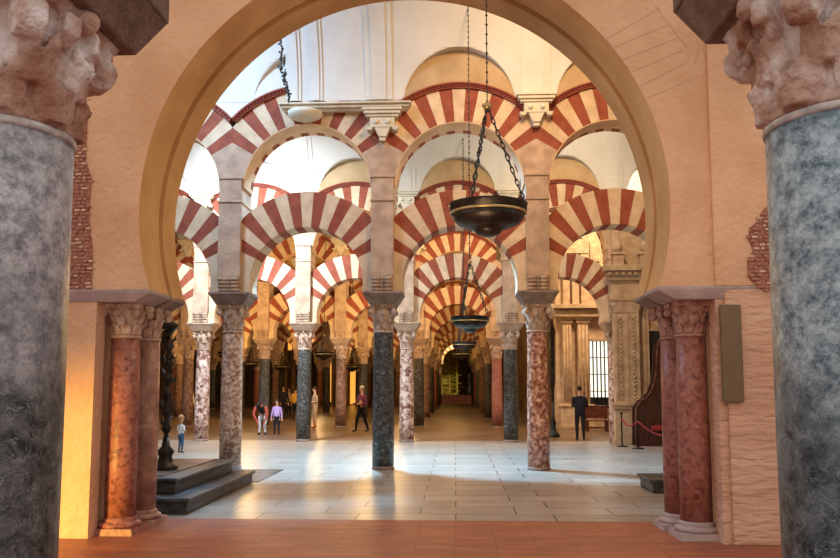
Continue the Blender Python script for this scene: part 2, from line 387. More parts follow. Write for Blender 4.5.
# incised herringbone joints
w = MB()
joints = [((598,30),(655,5)),((608,55),(664,18)),((620,62),(672,35)),((632,85),(683,52)),((645,96),(690,68)),((655,112),(694,84)),((655,8),(688,52)),((664,70),(694,66))]
for a, b in [((605,40),(660,8)),((613,48),(668,25)),((622,60),(678,38)),((632,72),(683,50)),((641,86),(688,62)),((648,98),(694,78)),((655,6),(687,48)),((694,64),(700,44))]:
    p = at(a[0], a[1], WY0); q = at(b[0], b[1], WY0)
    d = Vector((q.x - p.x, 0, q.z - p.z)).normalized(); nrm = Vector((-d.z, 0, d.x)) * .0025
    w.hexa([p - nrm + Vector((0,-.003,0)), q - nrm + Vector((0,-.003,0)), q + nrm + Vector((0,-.003,0)), p + nrm + Vector((0,-.003,0)), p - nrm + Vector((0,.01,0)), q - nrm + Vector((0,.01,0)), q + nrm + Vector((0,.01,0)), p + nrm + Vector((0,.01,0))])
struct('trim_1', w, mat('dark joint', (.46, .26, .15)))

# exposed masonry patches: irregular outlines with relief
def patch(name, label, pts, y, seed):
    rnd = random.Random(seed); b = MB(); P = [at(px, py, y) for px, py in pts]
    b.prism([(p.x, p.z) for p in P], y - .012, y + .0)
    xs = [p.x for p in P]; zs = [p.z for p in P]
    def inside(x, z):
        c = False
        for i in range(len(P)):
            a, d = P[i], P[i-1]
            if (a.z > z) != (d.z > z) and x < (d.x - a.x) * (z - a.z) / (d.z - a.z) + a.x: c = not c
        return c
    z = min(zs); row = 0
    while z < max(zs):
        x = min(xs) - (row % 2) * .04
        while x < max(xs):
            wv = .05 + rnd.random() * .045
            if inside(x + wv/2, z + .02) and rnd.random() < .85:
                a = rnd.uniform(.012, .035); b.box(x, x + wv - .015, y - a, y, z, z + .03, rnd.choice([1, 1, 1, 2]))
            x += wv
        z += .045; row += 1
    o = b.build(name, [mat('red rubble ' + str(seed), (.22, .07, .05), (.42, .19, .13), 30), mat('brick ' + str(seed), (.34, .13, .09), (.50, .26, .19), 20), M['light']], None, .004, label=label, cat='masonry')
    return o
patch('masonry_patch', 'tall strip of exposed brick beside the grey granite column', [(74,292),(92,290),(93,250),(89,215),(92,180),(86,160),(88,120),(82,96),(70,96),(70,292)], WY0, 1)
patch('masonry_patch', 'rounded patch of exposed carved brick beside the blue grey column', [(775,205),(764,208),(757,222),(749,228),(748,240),(753,250),(747,262),(748,278),(757,286),(764,292),(776,288)], WY0 - .05, 2)
b = MB(); p0 = at(722, 402, WY0 - .05); p1 = at(739, 305, WY0 - .05)
b.box(p0.x, p1.x, WY0 - .11, WY0 - .05, p0.z, p1.z)
b.build('wall_panel', M['panel_brown'], None, .008, label='narrow brown rectangular panel fixed to the peach wall', cat='panel')

# ------------------------------------------------------------------ capitals
def leaf(mb, a, r0, z0, h, out, wdt, lobes=True, seg=6, thick=.02, mi=0, notch=0):
    """an acanthus leaf hugging the bell at angle a, curling outwards at the top"""
    ca, sa = math.cos(a), math.sin(a)
    rows = []
    for i in range(seg + 1):
        t = i / seg
        rr = r0 + out * (t ** 3) * 1.0
        zz = z0 + h * (t if t < .85 else .85 + (t - .85) * .2 - (t - .85) * .4)
        wd = wdt * (.75 + .35 * math.sin(PI * min(t * 1.1, 1))) * (1 - .45 * t ** 4)
        rows.append((rr, zz, wd))
    n = len(mb.v)
    for (rr, zz, wd) in rows:
        for layer in (0, 1):
            for j in (-1, -.5, 0, .5, 1):
                off = (1 - j*j) * thick * .9
                rad = rr + off if layer else rr - thick
                t_ = j * wd / 2
                mb.v.append((ca*rad - sa*t_, sa*rad + ca*t_, zz - notch * (1 - abs(j)**1.5) * h * max(0, (zz - z0)/h - .4)))
    def idx(i, l, j): return n + i*10 + l*5 + j
    for i in range(seg):
        for j in range(4):
            mb.f.append([idx(i,1,j), idx(i,1,j+1), idx(i+1,1,j+1), idx(i+1,1,j)]); mb.m.append(mi); mb.sm.append(True)
            mb.f.append([idx(i,0,j+1), idx(i,0,j), idx(i+1,0,j), idx(i+1,0,j+1)]); mb.m.append(mi); mb.sm.append(True)
        for j, s in ((0, 1), (4, -1)):
            mb.f.append([idx(i,0,j), idx(i,1,j), idx(i+1,1,j), idx(i+1,0,j)]); mb.m.append(mi); mb.sm.append(True)
    for i in (0, seg):
        for j in range(4): mb.f.append([idx(i,0,j), idx(i,0,j+1), idx(i,1,j+1), idx(i,1,j)]); mb.m.append(mi); mb.sm.append(False)

def capital_mesh(name, m, r0, h, half, z0=0, n1=8, seg=24, fine=False):
    b = MB()
    b.lathe([(r0*1.02, z0), (r0*1.12, z0+.02*h), (r0*1.12, z0+.07*h), (r0*1.0, z0+.10*h), (r0*1.03, z0+.4*h), (r0*1.18, z0+.7*h), (half*.86, z0+.88*h)], seg=seg)
    for k in range(n1):
        leaf(b, 2*PI*k/n1 + PI/n1, r0*1.02, z0+.10*h, .36*h, r0*.42, 2*PI*r0/n1*.92, thick=.07*r0)
        leaf(b, 2*PI*k/n1, r0*1.05, z0+.34*h, .38*h, r0*.52, 2*PI*r0/n1*.95, thick=.07*r0)
    for k in range(4):
        a = PI/4 + k*PI/2; d = half * 1.12; ca, sa = math.cos(a), math.sin(a)
        # stem and scroll under each corner of the abacus
        b.tube([(ca*r0*1.05, sa*r0*1.05, z0+.58*h), (ca*(r0*.5+d*.5), sa*(r0*.5+d*.5), z0+.82*h), (ca*d, sa*d, z0+.86*h)], [r0*.10, r0*.13, r0*.12], 6)
        c = Vector((ca*d*.97, sa*d*.97, z0+.74*h)); tn = Vector((-sa, ca, 0)); rr = .115*h
        b.tube([c - tn*r0*.16, c - tn*r0*.15, c + tn*r0*.15, c + tn*r0*.16], [rr*.6, rr, rr, rr*.6], 12)
        # flower in the middle of each side
        a2 = k*PI/2; b.ball((math.cos(a2)*half*.93, math.sin(a2)*half*.93, z0+.93*h), (r0*.16, r0*.16, .07*h), 8, 6)
    # abacus with concave sides
    pts = []
    for k in range(4):
        a = PI/4 + k*PI/2; c = Vector((math.cos(a), math.sin(a))) * half * 1.3; a3 = a + PI/2; d = Vector((math.cos(a3), math.sin(a3))) * half * 1.3
        for t in (0.04, .25, .5, .75, .96):
            p = c.lerp(d, t); inw = (1 - (2*t-1)**2) * half * .12; mid = a + PI/4
            pts.append((p.x - math.cos(mid)*inw, p.y - math.sin(mid)*inw))
    n = len(b.v); k = len(pts)
    b.v += [(x, y, z0+.86*h) for x, y in pts] + [(x*1.05, y*1.05, z0+h) for x, y in pts]
    b.f.append([n+i for i in reversed(range(k))]); b.f.append([n+k+i for i in range(k)]); b.m += [0,0]; b.sm += [False,False]
    for i in range(k): b.f.append([n+i, n+(i+1)%k, n+k+(i+1)%k, n+k+i]); b.m.append(0); b.sm.append(False)
    return b.mesh(name, m)

# ------------------------------------------------------------------ jamb columns of the horseshoe arch
def zat(py, Y): return at(455, py, Y).z
z_cap0, z_cap1 = zat(338, 9.62), zat(304, 9.62)
jc_spots = [(-1, 9.62, 'shaft_wine', 'wine red marble column under the near west end of the horseshoe arch'),
            (-1, 10.2, 'shaft_brown', 'brown pink marble column behind the wine red one at the west jamb'),
            (1, 9.62, 'shaft_wine', 'veined wine red marble column under the near east end of the horseshoe arch'),
            (1, 10.2, 'shaft_wine', 'slim red marble column behind its twin at the east jamb')]
M['shaft_jamb'] = vein(mat('brown pink jamb marble', (.20, .09, .06), (.52, .32, .24), 5, .4, .12, c3=(.38, .20, .14), detail=9, lo=.3, hi=.7, dist=.5), (.16, .05, .04), 5, .012, .6)
for s_, y, mk, lab in jc_spots:
    x = {(-1, True): -4.13, (-1, False): -4.10, (1, True): 2.865, (1, False): 2.83}[(s_, y < 10)]
    t = thing('jamb_column', lab, 'column', (x, y, 0), 0, 'columns carrying the horseshoe arch')
    mm = M['shaft_jamb'] if (s_ < 0 and y > 10) else M['shaft_wine']
    MB().lathe([(.185, .16), (.187, .9), (.182, 1.6), (.172, z_cap0)], seg=32).build('shaft', mm, t)
    b = MB(); b.frustum(0, 0, .27, .27, 0, .255, .255, .08); b.lathe([(.25, .08), (.26, .11), (.245, .135), (.205, .145), (.205, .155), (.21, .17), (.185, .2)], seg=32)
    b.build('base', M['impost_lilac'] if s_ > 0 else mm, t)
    cm = capital_mesh('capital', M['capital_pink'] if s_ > 0 else M['capital'], .165, z_cap1 - z_cap0, .27, z_cap0)
    put('capital', cm, t)
# impost blocks
for s_ in (-1, 1):
    for y0, y1, dx in ((WY0 - .06, WY0 + .62, 0), (WY0 + .74, WY1 + .02, .03)):
        xi = AX + s_ * (half_i - .03 + dx); xo = AX + s_ * 4.35; zt = IZ; zb = z_cap1
        xin = AX + s_ * 3.22
        b = MB()
        pts = [(xi, zt), (xi, zt - .045), (xin, zb), (xo - s_*.3, zb), (xo, zt - .07), (xo, zt)]
        n = len(b.v)
        b.v = [(p[0], y0 if q > 0 or True else y0, p[1]) for q, p in enumerate(pts)] + [(p[0], y1, p[1]) for p in pts]
        # front edge tapers inwards at the bottom
        ins = .05
        for i in (2, 3): b.v[i] = (pts[i][0], y0 + ins, pts[i][1])
        k = 6
        b.f = [[0,1,2,3,4,5], [11,10,9,8,7,6]] + [[i, k+i, k+(i+1)%k, (i+1)%k] for i in range(k)]
        b.m = [0]*8; b.sm = [False]*8
        bb = 'near' if y0 < 9.5 else 'rear'
        b.build('impost_block', M['impost_lilac'] if bb == 'near' else M['impost'], None, .006, label=('lilac grey' if bb == 'near' else 'brown') + ' stone impost of the horseshoe arch, ' + bb + ' one on the ' + ('west' if s_ < 0 else 'east') + ' jamb', cat='impost', group='impost blocks of the horseshoe arch', kind='thing')

# ------------------------------------------------------------------ arcades
SX, X0 = 3.34, -1.56
def colx(k): return X0 + SX * k
zc0, zc1, zim = zat(333, 17), zat(305, 17), zat(293, 17)     # capital foot, capital top, impost top
LR, LE = 1.24, 2.02; LZ = zat(284, 17)                       # lower arch
UR, UE = 1.39, 2.15; UZ = zat(189, 17)                       # upper arch
TR = UE + .12
ZS = zat(105, 17)                                            # vault springing
DEP = .40                                                    # half depth of piers
LDEP, UDEP = .32, .38
HB = SX / 2
def arc(r, a, cz): return (r*math.cos(a), cz + r*math.sin(a))
def ring(mb, r0, r1, cz, d, a0, n, clip, first_red=True):
    """voussoirs from angle a0 to pi - a0, n of them, outer edge clipped at |x| = clip"""
    st = (PI - 2*a0) / n
    for i in range(n):
        mi = 0 if (i % 2 == 0) == first_red else 1
        A = [a0 + st*(i + t) for t in (0, .5, 1)]
        inn = [arc(r0, a, cz) for a in A]
        out = [arc(min(r1, clip / max(abs(math.cos(a)), 1e-6)), a, cz) for a in A]
        j = .0 if mi == 0 else .006        # light stones sit a little proud
        mb.prism(inn + out[::-1], -d - j, d + j, mi)
lb = MB(); ring(lb, LR, LE, LZ, LDEP, R(26), 15, HB - .2)
me_lower = lb.mesh('lower_arch', [M['red'], M['light']])
ub = MB(); ring(ub, UR + .02, UE, UZ, UDEP, R(31), 15, HB)
me_upper = ub.mesh('upper_arch', [M['red'], M['light']])
sb = MB()                                                     # tan plaster lining of the soffit with red ends at the back edge
A = [R(0) + PI*i/48 for i in range(49)]
for i in range(48):
    q = [arc(UR, A[i], UZ), arc(UR, A[i+1], UZ), arc(UR + .02, A[i+1], UZ), arc(UR + .02, A[i], UZ)]
    sb.prism(q, -UDEP - .002, UDEP - .22, 0); sb.prism(q, UDEP - .22, UDEP + .002, 1 if (i % 4) in (1, 2) else 0)
me_soffit = sb.mesh('soffit_lining', [M['soffit'], M['red']])
a_t = math.acos(HB / TR) if TR > HB else 0
n = 44
x_flat0 = at(288, 80, 16.6).x; x_flat1 = colx(0)
tb_full = MB(); tb_cut = MB()
for i, tb in [(i, q) for q in (tb_full, tb_cut) for i in range(n)]:
    if tb is tb_cut and math.cos(a_t + (PI - 2*a_t)*i/n) * TR > x_flat0 - (colx(-1) + HB): continue
    A0 = a_t + (PI - 2*a_t)*i/n; A1 = a_t + (PI - 2*a_t)*(i+1)/n
    tb.prism([arc(UE + .005, A0, UZ), arc(UE + .005, A1, UZ), arc(UE + .04, A1, UZ), arc(UE + .04, A0, UZ)], -UDEP - .05, UDEP, 0)
    tb.prism([arc(UE + .04, A0, UZ), arc(UE + .04, A1, UZ), arc(UE + .085, A1, UZ), arc(UE + .085, A0, UZ)], -UDEP - (.03 if i % 1 else .06), UDEP, 0)
    Am = A0 + (A1 - A0) * .55
    tb.prism([arc(UE + .04, A0, UZ), arc(UE + .04, Am, UZ), arc(UE + .085, Am, UZ), arc(UE + .085, A0, UZ)], -UDEP - .085, -UDEP - .06, 1)
    tb.prism([arc(UE + .085, A0, UZ), arc(UE + .085, A1, UZ), arc(TR, A1, UZ), arc(TR, A0, UZ)], -UDEP - .11, UDEP, 0)
me_trim = tb_full.mesh('dentil_moulding', [M['red'], M['dentil']]); me_trim_cut = tb_cut.mesh('dentil_moulding', [M['red'], M['dentil']])

# column meshes
SH = {}
for k_ in ('beige', 'red', 'dark', 'pale', 'wine', 'brown'):
    SH[k_] = MB().lathe([(.235, .06), (.236, .8), (.228, 1.8), (.212, zc0 - .05), (.208, zc0)], seg=32).mesh('shaft', M['shaft_' + k_])
me_base = MB().lathe([(.245, 0), (.248, .03), (.238, .05), (.236, .07)], seg=32).mesh('base', M['impost'])
me_cap = capital_mesh('capital', M['capital'], .205, zc1 - zc0, .30, zc0)
ib = MB(); ib.frustum(0, 0, .30, .31, zc1, .43, .43, zim - .05); ib.box(-.44, .44, -.44, .44, zim - .05, zim)
me_imp = ib.mesh('impost', M['impost'], .006); me_imp_pale = ib.mesh('impost', M['stone'], .006)
# pier meshes
pb = MB(); PW = .245
zp1, zp2 = zat(204, 17), zat(181, 17)
zroll = zim + .32
pb.box(-PW, PW, -DEP - .06, DEP, zroll, zp2)
me_pier = pb.mesh('pier_body', M['stone'], .006)
me_bands = [MB().box(-PW - .02, PW + .02, -DEP - .085, DEP, z_ - .025, z_ + .025).mesh('pier_band', M['stone'], .008) for z_ in (zp1, zp2)]
rb = MB(); rb.box(-.19, .19, -DEP + .02, DEP, zim, zroll)
for j, zz in enumerate((zim + .05, zim + .13, zim + .21, zim + .28)):        # stacked rolls of the corbel, stepping outwards
    yy = -DEP + .03 - .02 * j
    for sx in (-.13, .13): rb.tube([(sx - .10, yy, zz), (sx + .10, yy, zz)], .045, 10)
    rb.tube([(-.02, yy - .005, zz), (.02, yy - .005, zz)], .05, 10)
me_roll = rb.mesh('roll_corbel', M['stone'])
spb = MB()                                                    # springers either side of the pier, up to the first voussoir
a0 = -math.asin((LZ - zim) / LR)
for sx in (-1, 1):
    pts = []
    for i in range(9):
        a = a0 + (R(26) - a0) * i / 8; x, z = arc(LR, a, LZ); pts.append((sx * (HB - x), z))
    pts.append((sx * .2, LZ + (HB - .2) * math.tan(R(26)))); pts.append((sx * .2, zim))
    spb.prism(pts, -LDEP, LDEP)
me_spring = spb.mesh('springer', M['light'])
hb = MB(); pts = []
hn = [arc(UR + .02, R(31) * i / 8, UZ) for i in range(9)]
pts = [(-(HB - x), z) for x, z in hn] + [(0, UZ + HB * math.tan(R(31)))] + [(HB - x, z) for x, z in hn[::-1]]
hb.prism(pts, -UDEP - .006, UDEP)
hb.box(-PW, PW, -DEP, DEP, zp2 + .03, UZ) if UZ > zp2 + .03 else None
me_haunch = hb.mesh('haunch', M['stone'])

ORD = ['first', 'second', 'third', 'fourth', 'fifth', 'sixth', 'seventh', 'eighth', 'ninth']
DESC = {'beige': 'beige pink speckled marble', 'red': 'red speckled marble', 'dark': 'dark grey veined granite', 'pale': 'pale mottled pink', 'wine': 'wine red marble', 'brown': 'brown marble'}
def place_col(k):
    if k == 0: return 'on the left edge of the lamp aisle'
    if k == 1: return 'on the right edge of the lamp aisle'
    if k < 0: return {-1: 'one bay', -2: 'two bays', -3: 'three bays', -4: 'four bays', -5: 'five bays', -6: 'six bays'}[k] + ' left of the lamp aisle'
    return {2: 'one bay', 3: 'two bays'}[k] + ' right of the lamp aisle'
def place_bay(k):
    if k == 0: return 'spanning the lamp aisle'
    if k < 0: return {-1: 'one bay', -2: 'two bays', -3: 'three bays', -4: 'four bays', -5: 'five bays', -6: 'six bays'}[k] + ' left of the lamp aisle'
    return {1: 'one bay', 2: 'two bays'}[k] + ' right of the lamp aisle'
COLS = {(0,-2): 'beige', (0,-1): 'beige', (0,0): 'dark', (0,1): 'red', (0,2): 'red',
        (1,-3): 'brown', (1,-2): 'pale', (1,-1): 'dark', (1,0): 'pale', (1,1): 'dark', (1,2): 'pale',
        (2,-1): 'brown', (2,-2): 'dark', (2,0): 'dark', (2,1): 'wine', (2,-3): 'brown', (2,-4): 'brown'}
KR = [(-2, 2), (-3, 2), (-4, 1), (-5, 1), (-5, 1), (-5, 1), (-5, 1), (-4, 1), (-3, 1)]
for r, y in enumerate(ROWY):
    k0, k1 = KR[r]
    o_ = ORD[r] + ' arcade'
    for k in range(k0, k1 + 1):
        x = colx(k)
        ck = COLS.get((r, k)) or ['dark', 'brown', 'dark', 'wine'][(r * 3 + k * 5) % 4]
        t = thing('arcade_column', f'{DESC[ck]} column, {o_}, {place_col(k)}', 'column', (x, y, 0), 0, 'columns of the striped arcades')
        put('shaft', SH[ck], t); put('capital', me_cap, t); put('impost', me_imp if r == 0 else me_imp_pale, t); put('base', me_base, t)
        t.rotation_euler.z = 0
        p = thing('arcade_pier', f'stone pier over a column, {o_}, {place_col(k)}', 'pier', (x, y, 0), 0, 'stone piers above the columns')
        put('pier_body', me_pier, p); put('pier_band', me_bands[0], p); put('pier_band', me_bands[1], p); put('roll_corbel', me_roll, p); put('springer', me_spring, p); put('haunch', me_haunch, p)
        if k < k1:
            xb = x + HB
            a = put('lower_arch', me_lower, None, (xb, y, 0), f'lower red striped arch, {o_}, {place_bay(k)}', 'arch', 'lower striped arches', 'thing')
            u = thing('upper_arch', f'upper red striped arch, {o_}, {place_bay(k)}', 'arch', (xb, y, 0), 0, 'upper striped arches')
            put('voussoirs', me_upper, u); put('soffit_lining', me_soffit, u)
            put('dentil_moulding', me_trim_cut if (r == 0 and k == -1) else me_trim, u)

# ------------------------------------------------------------------ upper walls and vaults
LUN_H = zat(58, 17)                                            # top of a lunette
def lun(dx):                                                   # height of a lunette edge dx from the bay's centre
    hw = 1.22; dx = abs(dx)
    if dx >= hw: return ZS
    h = LUN_H - ZS; rr = (hw*hw + h*h) / (2*h); c = LUN_H - rr
    return max(ZS, c + math.sqrt(max(rr*rr - dx*dx, 0)))
x_flat0 = at(288, 80, 16.6).x; x_flat1 = colx(0)
for r, y in enumerate(ROWY):
    k0, k1 = KR[r]; b = MB()
    for k in range(k0, k1):
        xc = colx(k) + HB; n = 60
        for i in range(n):
            xa, xb = -HB + SX*i/n, -HB + SX*(i+1)/n
            def bot(x):
                x = abs(x); v = TR*TR - x*x
                return UZ + math.sqrt(max(v, 0)) - .02
            def top(x):
                if r == 0 and x_flat0 < xc + x < x_flat1: return ZS + .01
                return max(lun(x), bot(x)) + .02
            za, zb, ta, tb_ = bot(xa), bot(xb), top(xa), top(xb)
            if r == 0 and x_flat0 < xc + (xa+xb)/2 < x_flat1: ta = max(ta, za); tb_ = max(tb_, zb)
            b.prism([(xc + xa, za), (xc + xb, zb), (xc + xb, tb_), (xc + xa, ta)], y - UDEP, y + UDEP, 1 if (r == 0 and k < 0) or (r == 1 and k < -1) else 0)
    struct(f'wall_arcade_{r+1}', b, [M['lunette'], M['white']])

CROWN = ZS + 3.0
def vault(name, y0, y1, xs0, xs1, front_flat=None, fl=True, bl=True):
    """barrel vault with lunette penetrations over each bay"""
    ny, step = (110, .05) if y0 < 12 else (70, .06) if y0 < 18 else (36, .09) if y0 < 30 else (24, .12)
    yc, hb_ = (y0 + y1) / 2, (y1 - y0) / 2
    hb_ -= .007; ys = [yc - hb_ * math.cos(PI * j / ny) for j in range(ny + 1)]
    nx = int((xs1 - xs0) / step); b = MB()
    for j, y in enumerate(ys):
        zb = ZS + (CROWN - ZS) * math.sqrt(max(0, 1 - ((y - yc)/hb_)**2))
        for i in range(nx + 1):
            x = xs0 + (xs1 - xs0) * i / nx
            kk = math.floor((x - X0) / SX); dx = x - (X0 + SX*(kk + .5))
            L_ = lun(dx)
            if front_flat and y > yc and front_flat[0] < x < front_flat[1]: L_ = ZS
            if (y < yc and not fl) or (y > yc and not bl): L_ = ZS
            z = max(zb, L_)
            # flat ribs running up the vault from each corbel
            dr = abs(abs(dx) - HB)
            if L_ <= ZS + .01:
                z = z
            b.v.append((x, y, z))
    for j in range(ny):
        for i in range(nx):
            a = j*(nx+1) + i
            b.f.append([a, a+1, a+nx+2, a+nx+1]); b.m.append(0); b.sm.append(False)
    n = len(b.v)
    return struct(name, b, M['white'])
vault('ceiling_1', WY1, ROWY[0] - UDEP, -14, 10, (x_flat0, x_flat1), fl=False)
for r in range(8):
    k0 = min(KR[r][0], KR[r+1][0]); k1 = 4 if r < 2 else 3
    vault(f'ceiling_{r+2}', ROWY[r] + UDEP, ROWY[r+1] - UDEP, -23.6, 14)

def vault_band(n_, x, y0, y1, wd, drop):
    yc, hb_ = (y0 + y1)/2, (y1 - y0)/2 - .007; b = MB(); ys = [yc - hb_*math.cos(PI*j/40) for j in range(41)]
    zz_ = [ZS + (CROWN - ZS)*math.sqrt(max(0, 1 - ((y - yc)/hb_)**2)) for y in ys]
    k_ = len(ys)
    for w_, d_ in ((wd, drop*.5), (wd*.55, drop)):
        n0 = len(b.v)
        for y, z in zip(ys, zz_):
            nv = Vector((0, yc - y, -(z - ZS) * (hb_/(CROWN - ZS))**2)).normalized() * d_ if z > ZS + .01 else Vector((0, d_ if y < yc else -d_, 0))
            for xx in (x - w_, x + w_): b.v += [(xx, y, z + .02), (xx, y + nv.y, z + nv.z)]
        for j in range(k_ - 1):
            o = n0 + 4*j
            for q in ((1, 3, 7, 5), (0, 1, 5, 4), (3, 2, 6, 7)): b.f.append([o + t for t in q]); b.m.append(0); b.sm.append(False)
    struct(f'trim_{n_}', b, M['white'])
for i_, (x, a_) in enumerate([(x_flat0 + .14, 0), (x_flat0 + .62, 0), (colx(0) - .1, 0), (colx(1), 0), (colx(-2), 0), (colx(0), 1), (colx(1), 1), (colx(-1), 1), (colx(2), 1), (colx(-2), 1)]):
    vault_band(i_ + 2, x, WY1 if a_ == 0 else ROWY[0] + UDEP, ROWY[a_] - UDEP, .30 if i_ > 1 else .16, .045)
# cornice and corbels on the first arcade
yw = ROWY[0] - UDEP
zk = zat(112, yw)
b = MB(); xa = at(285, 108, yw).x; xb = at(408, 108, yw).x
b.box(xa, xb, yw - .16, yw, zk + .02, zk + .07); b.box(xa - .04, xb + .04, yw - .24, yw, zk + .07, zk + .13); b.box(xa - .08, xb + .08, yw - .30, yw, zk + .13, zk + .17)
b.build('cornice', M['cornice'], None, .008, label='long cream cornice ledge above the first striped arches', cat='cornice', kind='thing')
def stepped_corbel(x, y, lab, wd=.43, s=1.0, top=None):
    t = top if top is not None else ZS
    b = MB(); b.box(-wd, wd, -.30, 0, -.06, 0); b.box(-wd*.92, wd*.92, -.27, 0, -.13, -.06); b.box(-wd*.80, wd*.80, -.23, 0, -.19, -.13)
    b.box(-wd*.62, wd*.62, -.20, 0, -.42, -.19)
    for i in (-1, 1): b.frustum(i*wd*.66, -.1, .05, .09, -.48, .08, .1, -.40)
    b.frustum(0, -.09, .08, .08, -.62, .17, .10, -.42); b.box(-.07, .07, -.14, 0, -.70, -.62)
    for i in (-1, 1): b.ball((i*wd*.3, -.20, -.30), .06, 8, 6)
    b.build('stepped_corbel', M['cornice'], None, .008, loc=(x, y, t), label=lab, cat='corbel', group='stepped corbels between the upper arches', kind='thing')
stepped_corbel(colx(0), yw, 'cream stepped corbel hanging from the cornice above the dark granite column', top=zk + .04)
stepped_corbel(colx(1), yw, 'cream stepped corbel between upper arches above the red speckled column', top=ZS + .02)
b = MB(); xq = at(306, 112, yw).x
b.lathe([(.40, zk + .02), (.38, zk - .06), (.30, zk - .13), (.14, zk - .18), (.02, zk - .2)][::-1], xq, yw - .02, 20)
b.build('bowl_corbel', M['cornice'], None, label='white scalloped bowl corbel under the left end of the cornice', cat='corbel', kind='thing')
for r in (1, 2):
    for k in range(KR[r][0] + 1, KR[r][1]):
        stepped_corbel(colx(k), ROWY[r] - UDEP, f'stepped corbel, {ORD[r]} arcade, {place_col(k)}')

# ------------------------------------------------------------------ foreground columns
def front_capital(name, r0, h, a_top, z0, seed):
    b = MB(); rnd = random.Random(seed)
    b.lathe([(r0*.99, z0), (r0*1.03, z0+.02*h), (r0*.99, z0+.06*h), (r0*.97, z0+.3*h), (r0*1.02, z0+.6*h), (r0*1.12, z0+.86*h), (r0*1.15, z0+h)], seg=40)
    n = 8
    for k in range(n):
        a = 2*PI*(k + .5)/n + .15
        leaf(b, a, r0*1.0, z0+.03*h, .40*h, r0*.16, 2*PI*r0/n*.86, seg=12, thick=.055, notch=.6)
        ca, sa = math.cos(a), math.sin(a)
        for e in (-1, 1):   # raised lobes at the two corners of the eroded leaf
            t_ = e * 2*PI*r0/n*.33; rr = r0*1.07
            b.ball((ca*rr - sa*t_, sa*rr + ca*t_, z0+.36*h), (.026, .026, .045), 10, 8)
    for k in range(n):
        a = 2*PI*k/n + .15
        leaf(b, a, r0*1.02, z0+.28*h, .40*h, r0*.24, 2*PI*r0/n*.80, seg=12, thick=.055, notch=.6)
        ca, sa = math.cos(a), math.sin(a)
        for e in (-1, 1):
            t_ = e * 2*PI*r0/n*.30; rr = r0*1.15
            b.ball((ca*rr - sa*t_, sa*rr + ca*t_, z0+.62*h), (.03, .03, .04), 10, 8)
    for k in range(4):
        a = PI/4 + k*PI/2; d = r0*1.42; ca, sa = math.cos(a), math.sin(a)
        b.tube([(ca*r0*1.0, sa*r0*1.0, z0+.55*h), (ca*r0*1.18, sa*r0*1.18, z0+.72*h), (ca*d, sa*d, z0+.93*h)], [.05, .06, .07], 10)
        c = Vector((ca*d*.95, sa*d*.95, z0+.70*h)); tn = Vector((-sa, ca, 0)); rr = .15*h
        b.tube([c - tn*.06, c - tn*.055, c + tn*.055, c + tn*.06], [rr*.85, rr, rr, rr*.85], 20)
        b.tube([c - tn*.075, c + tn*.075], [rr*.4, rr*.4], 14)
        for e in (-1, 1):   # helices: squared stems turning up under the abacus
            a2 = a + e * .50; u = Vector((math.cos(a2), math.sin(a2), 0)); w2 = Vector((-u.y, u.x, 0))*.05
            q = [u*r0*1.0, u*r0*1.32]
            b.hexa([q[0]-w2+Vector((0,0,z0+.62*h)), q[1]-w2+Vector((0,0,z0+.72*h)), q[1]+w2+Vector((0,0,z0+.72*h)), q[0]+w2+Vector((0,0,z0+.62*h)),
                    q[0]-w2+Vector((0,0,z0+.90*h)), q[1]-w2+Vector((0,0,z0+.88*h)), q[1]+w2+Vector((0,0,z0+.88*h)), q[0]+w2+Vector((0,0,z0+.90*h))])
        a3 = k*PI/2
        b.ball((math.cos(a3)*r0*1.2, math.sin(a3)*r0*1.2, z0+.92*h), (.07, .07, .06), 12, 8)
    b.frustum(0, 0, r0*1.12, r0*1.12, z0+.90*h, r0*1.22, r0*1.22, z0+h)
    return b.mesh(name, M['front_capital'])
YF, RF = 3.36, .336
for s_, x, sm, lab in ((-1, -2.085, 'front_shaft_left', 'massive grey granite column at the left edge of the view'), (1, 1.705, 'front_shaft_right', 'massive blue grey marble column at the right edge of the view')):
    t = thing('foreground_column', lab, 'column', (x, YF, 0), 0, 'big foreground columns')
    zsh = 2.93
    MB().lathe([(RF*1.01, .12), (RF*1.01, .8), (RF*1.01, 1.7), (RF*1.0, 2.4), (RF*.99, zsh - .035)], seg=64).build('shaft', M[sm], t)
    MB().lathe([(RF*.99, zsh - .035), (RF*1.015, zsh - .032), (RF*1.025, zsh - .018), (RF*1.015, zsh - .004), (RF*1.0, zsh)], seg=64).build('neck_ring', M['neck'], t)
    b = MB(); b.frustum(0, 0, .52, .52, 0, .5, .5, .07); b.lathe([(.48, .07), (.49, .1), (.46, .13), (.37, .14)], seg=48); b.build('base', M['impost'], t)
    cp = put('capital', front_capital('capital', RF*.97, 3.50 - zsh, .42, zsh, 3), t)
    md = cp.modifiers.new('erode', 'REMESH'); md.mode = 'VOXEL'; md.voxel_size = .009; md.use_smooth_shade = True
    ms = cp.modifiers.new('soft', 'SMOOTH'); ms.factor = .5; ms.iterations = 2
    tx = bpy.data.textures.new('erosion', 'CLOUDS'); tx.noise_scale = .06
    dp = cp.modifiers.new('wear', 'DISPLACE'); dp.texture = tx; dp.strength = .018; dp.mid_level = .5
    b = MB(); b.frustum(0, 0, .45, .45, 3.49, .565, .565, 3.71); b.box(-.57, .57, -.57, .57, 3.71, 3.97)
    b.build('impost', M['front_impost'], t, .008)
    MB().box(x - .42, x + .42, YF - .42, YF + .42, 3.97, 7.5).build('masonry_pier', M['plaster'], None, label='plastered masonry pier above the ' + ('grey granite' if s_ < 0 else 'blue grey') + ' foreground column', cat='pier', kind='thing')

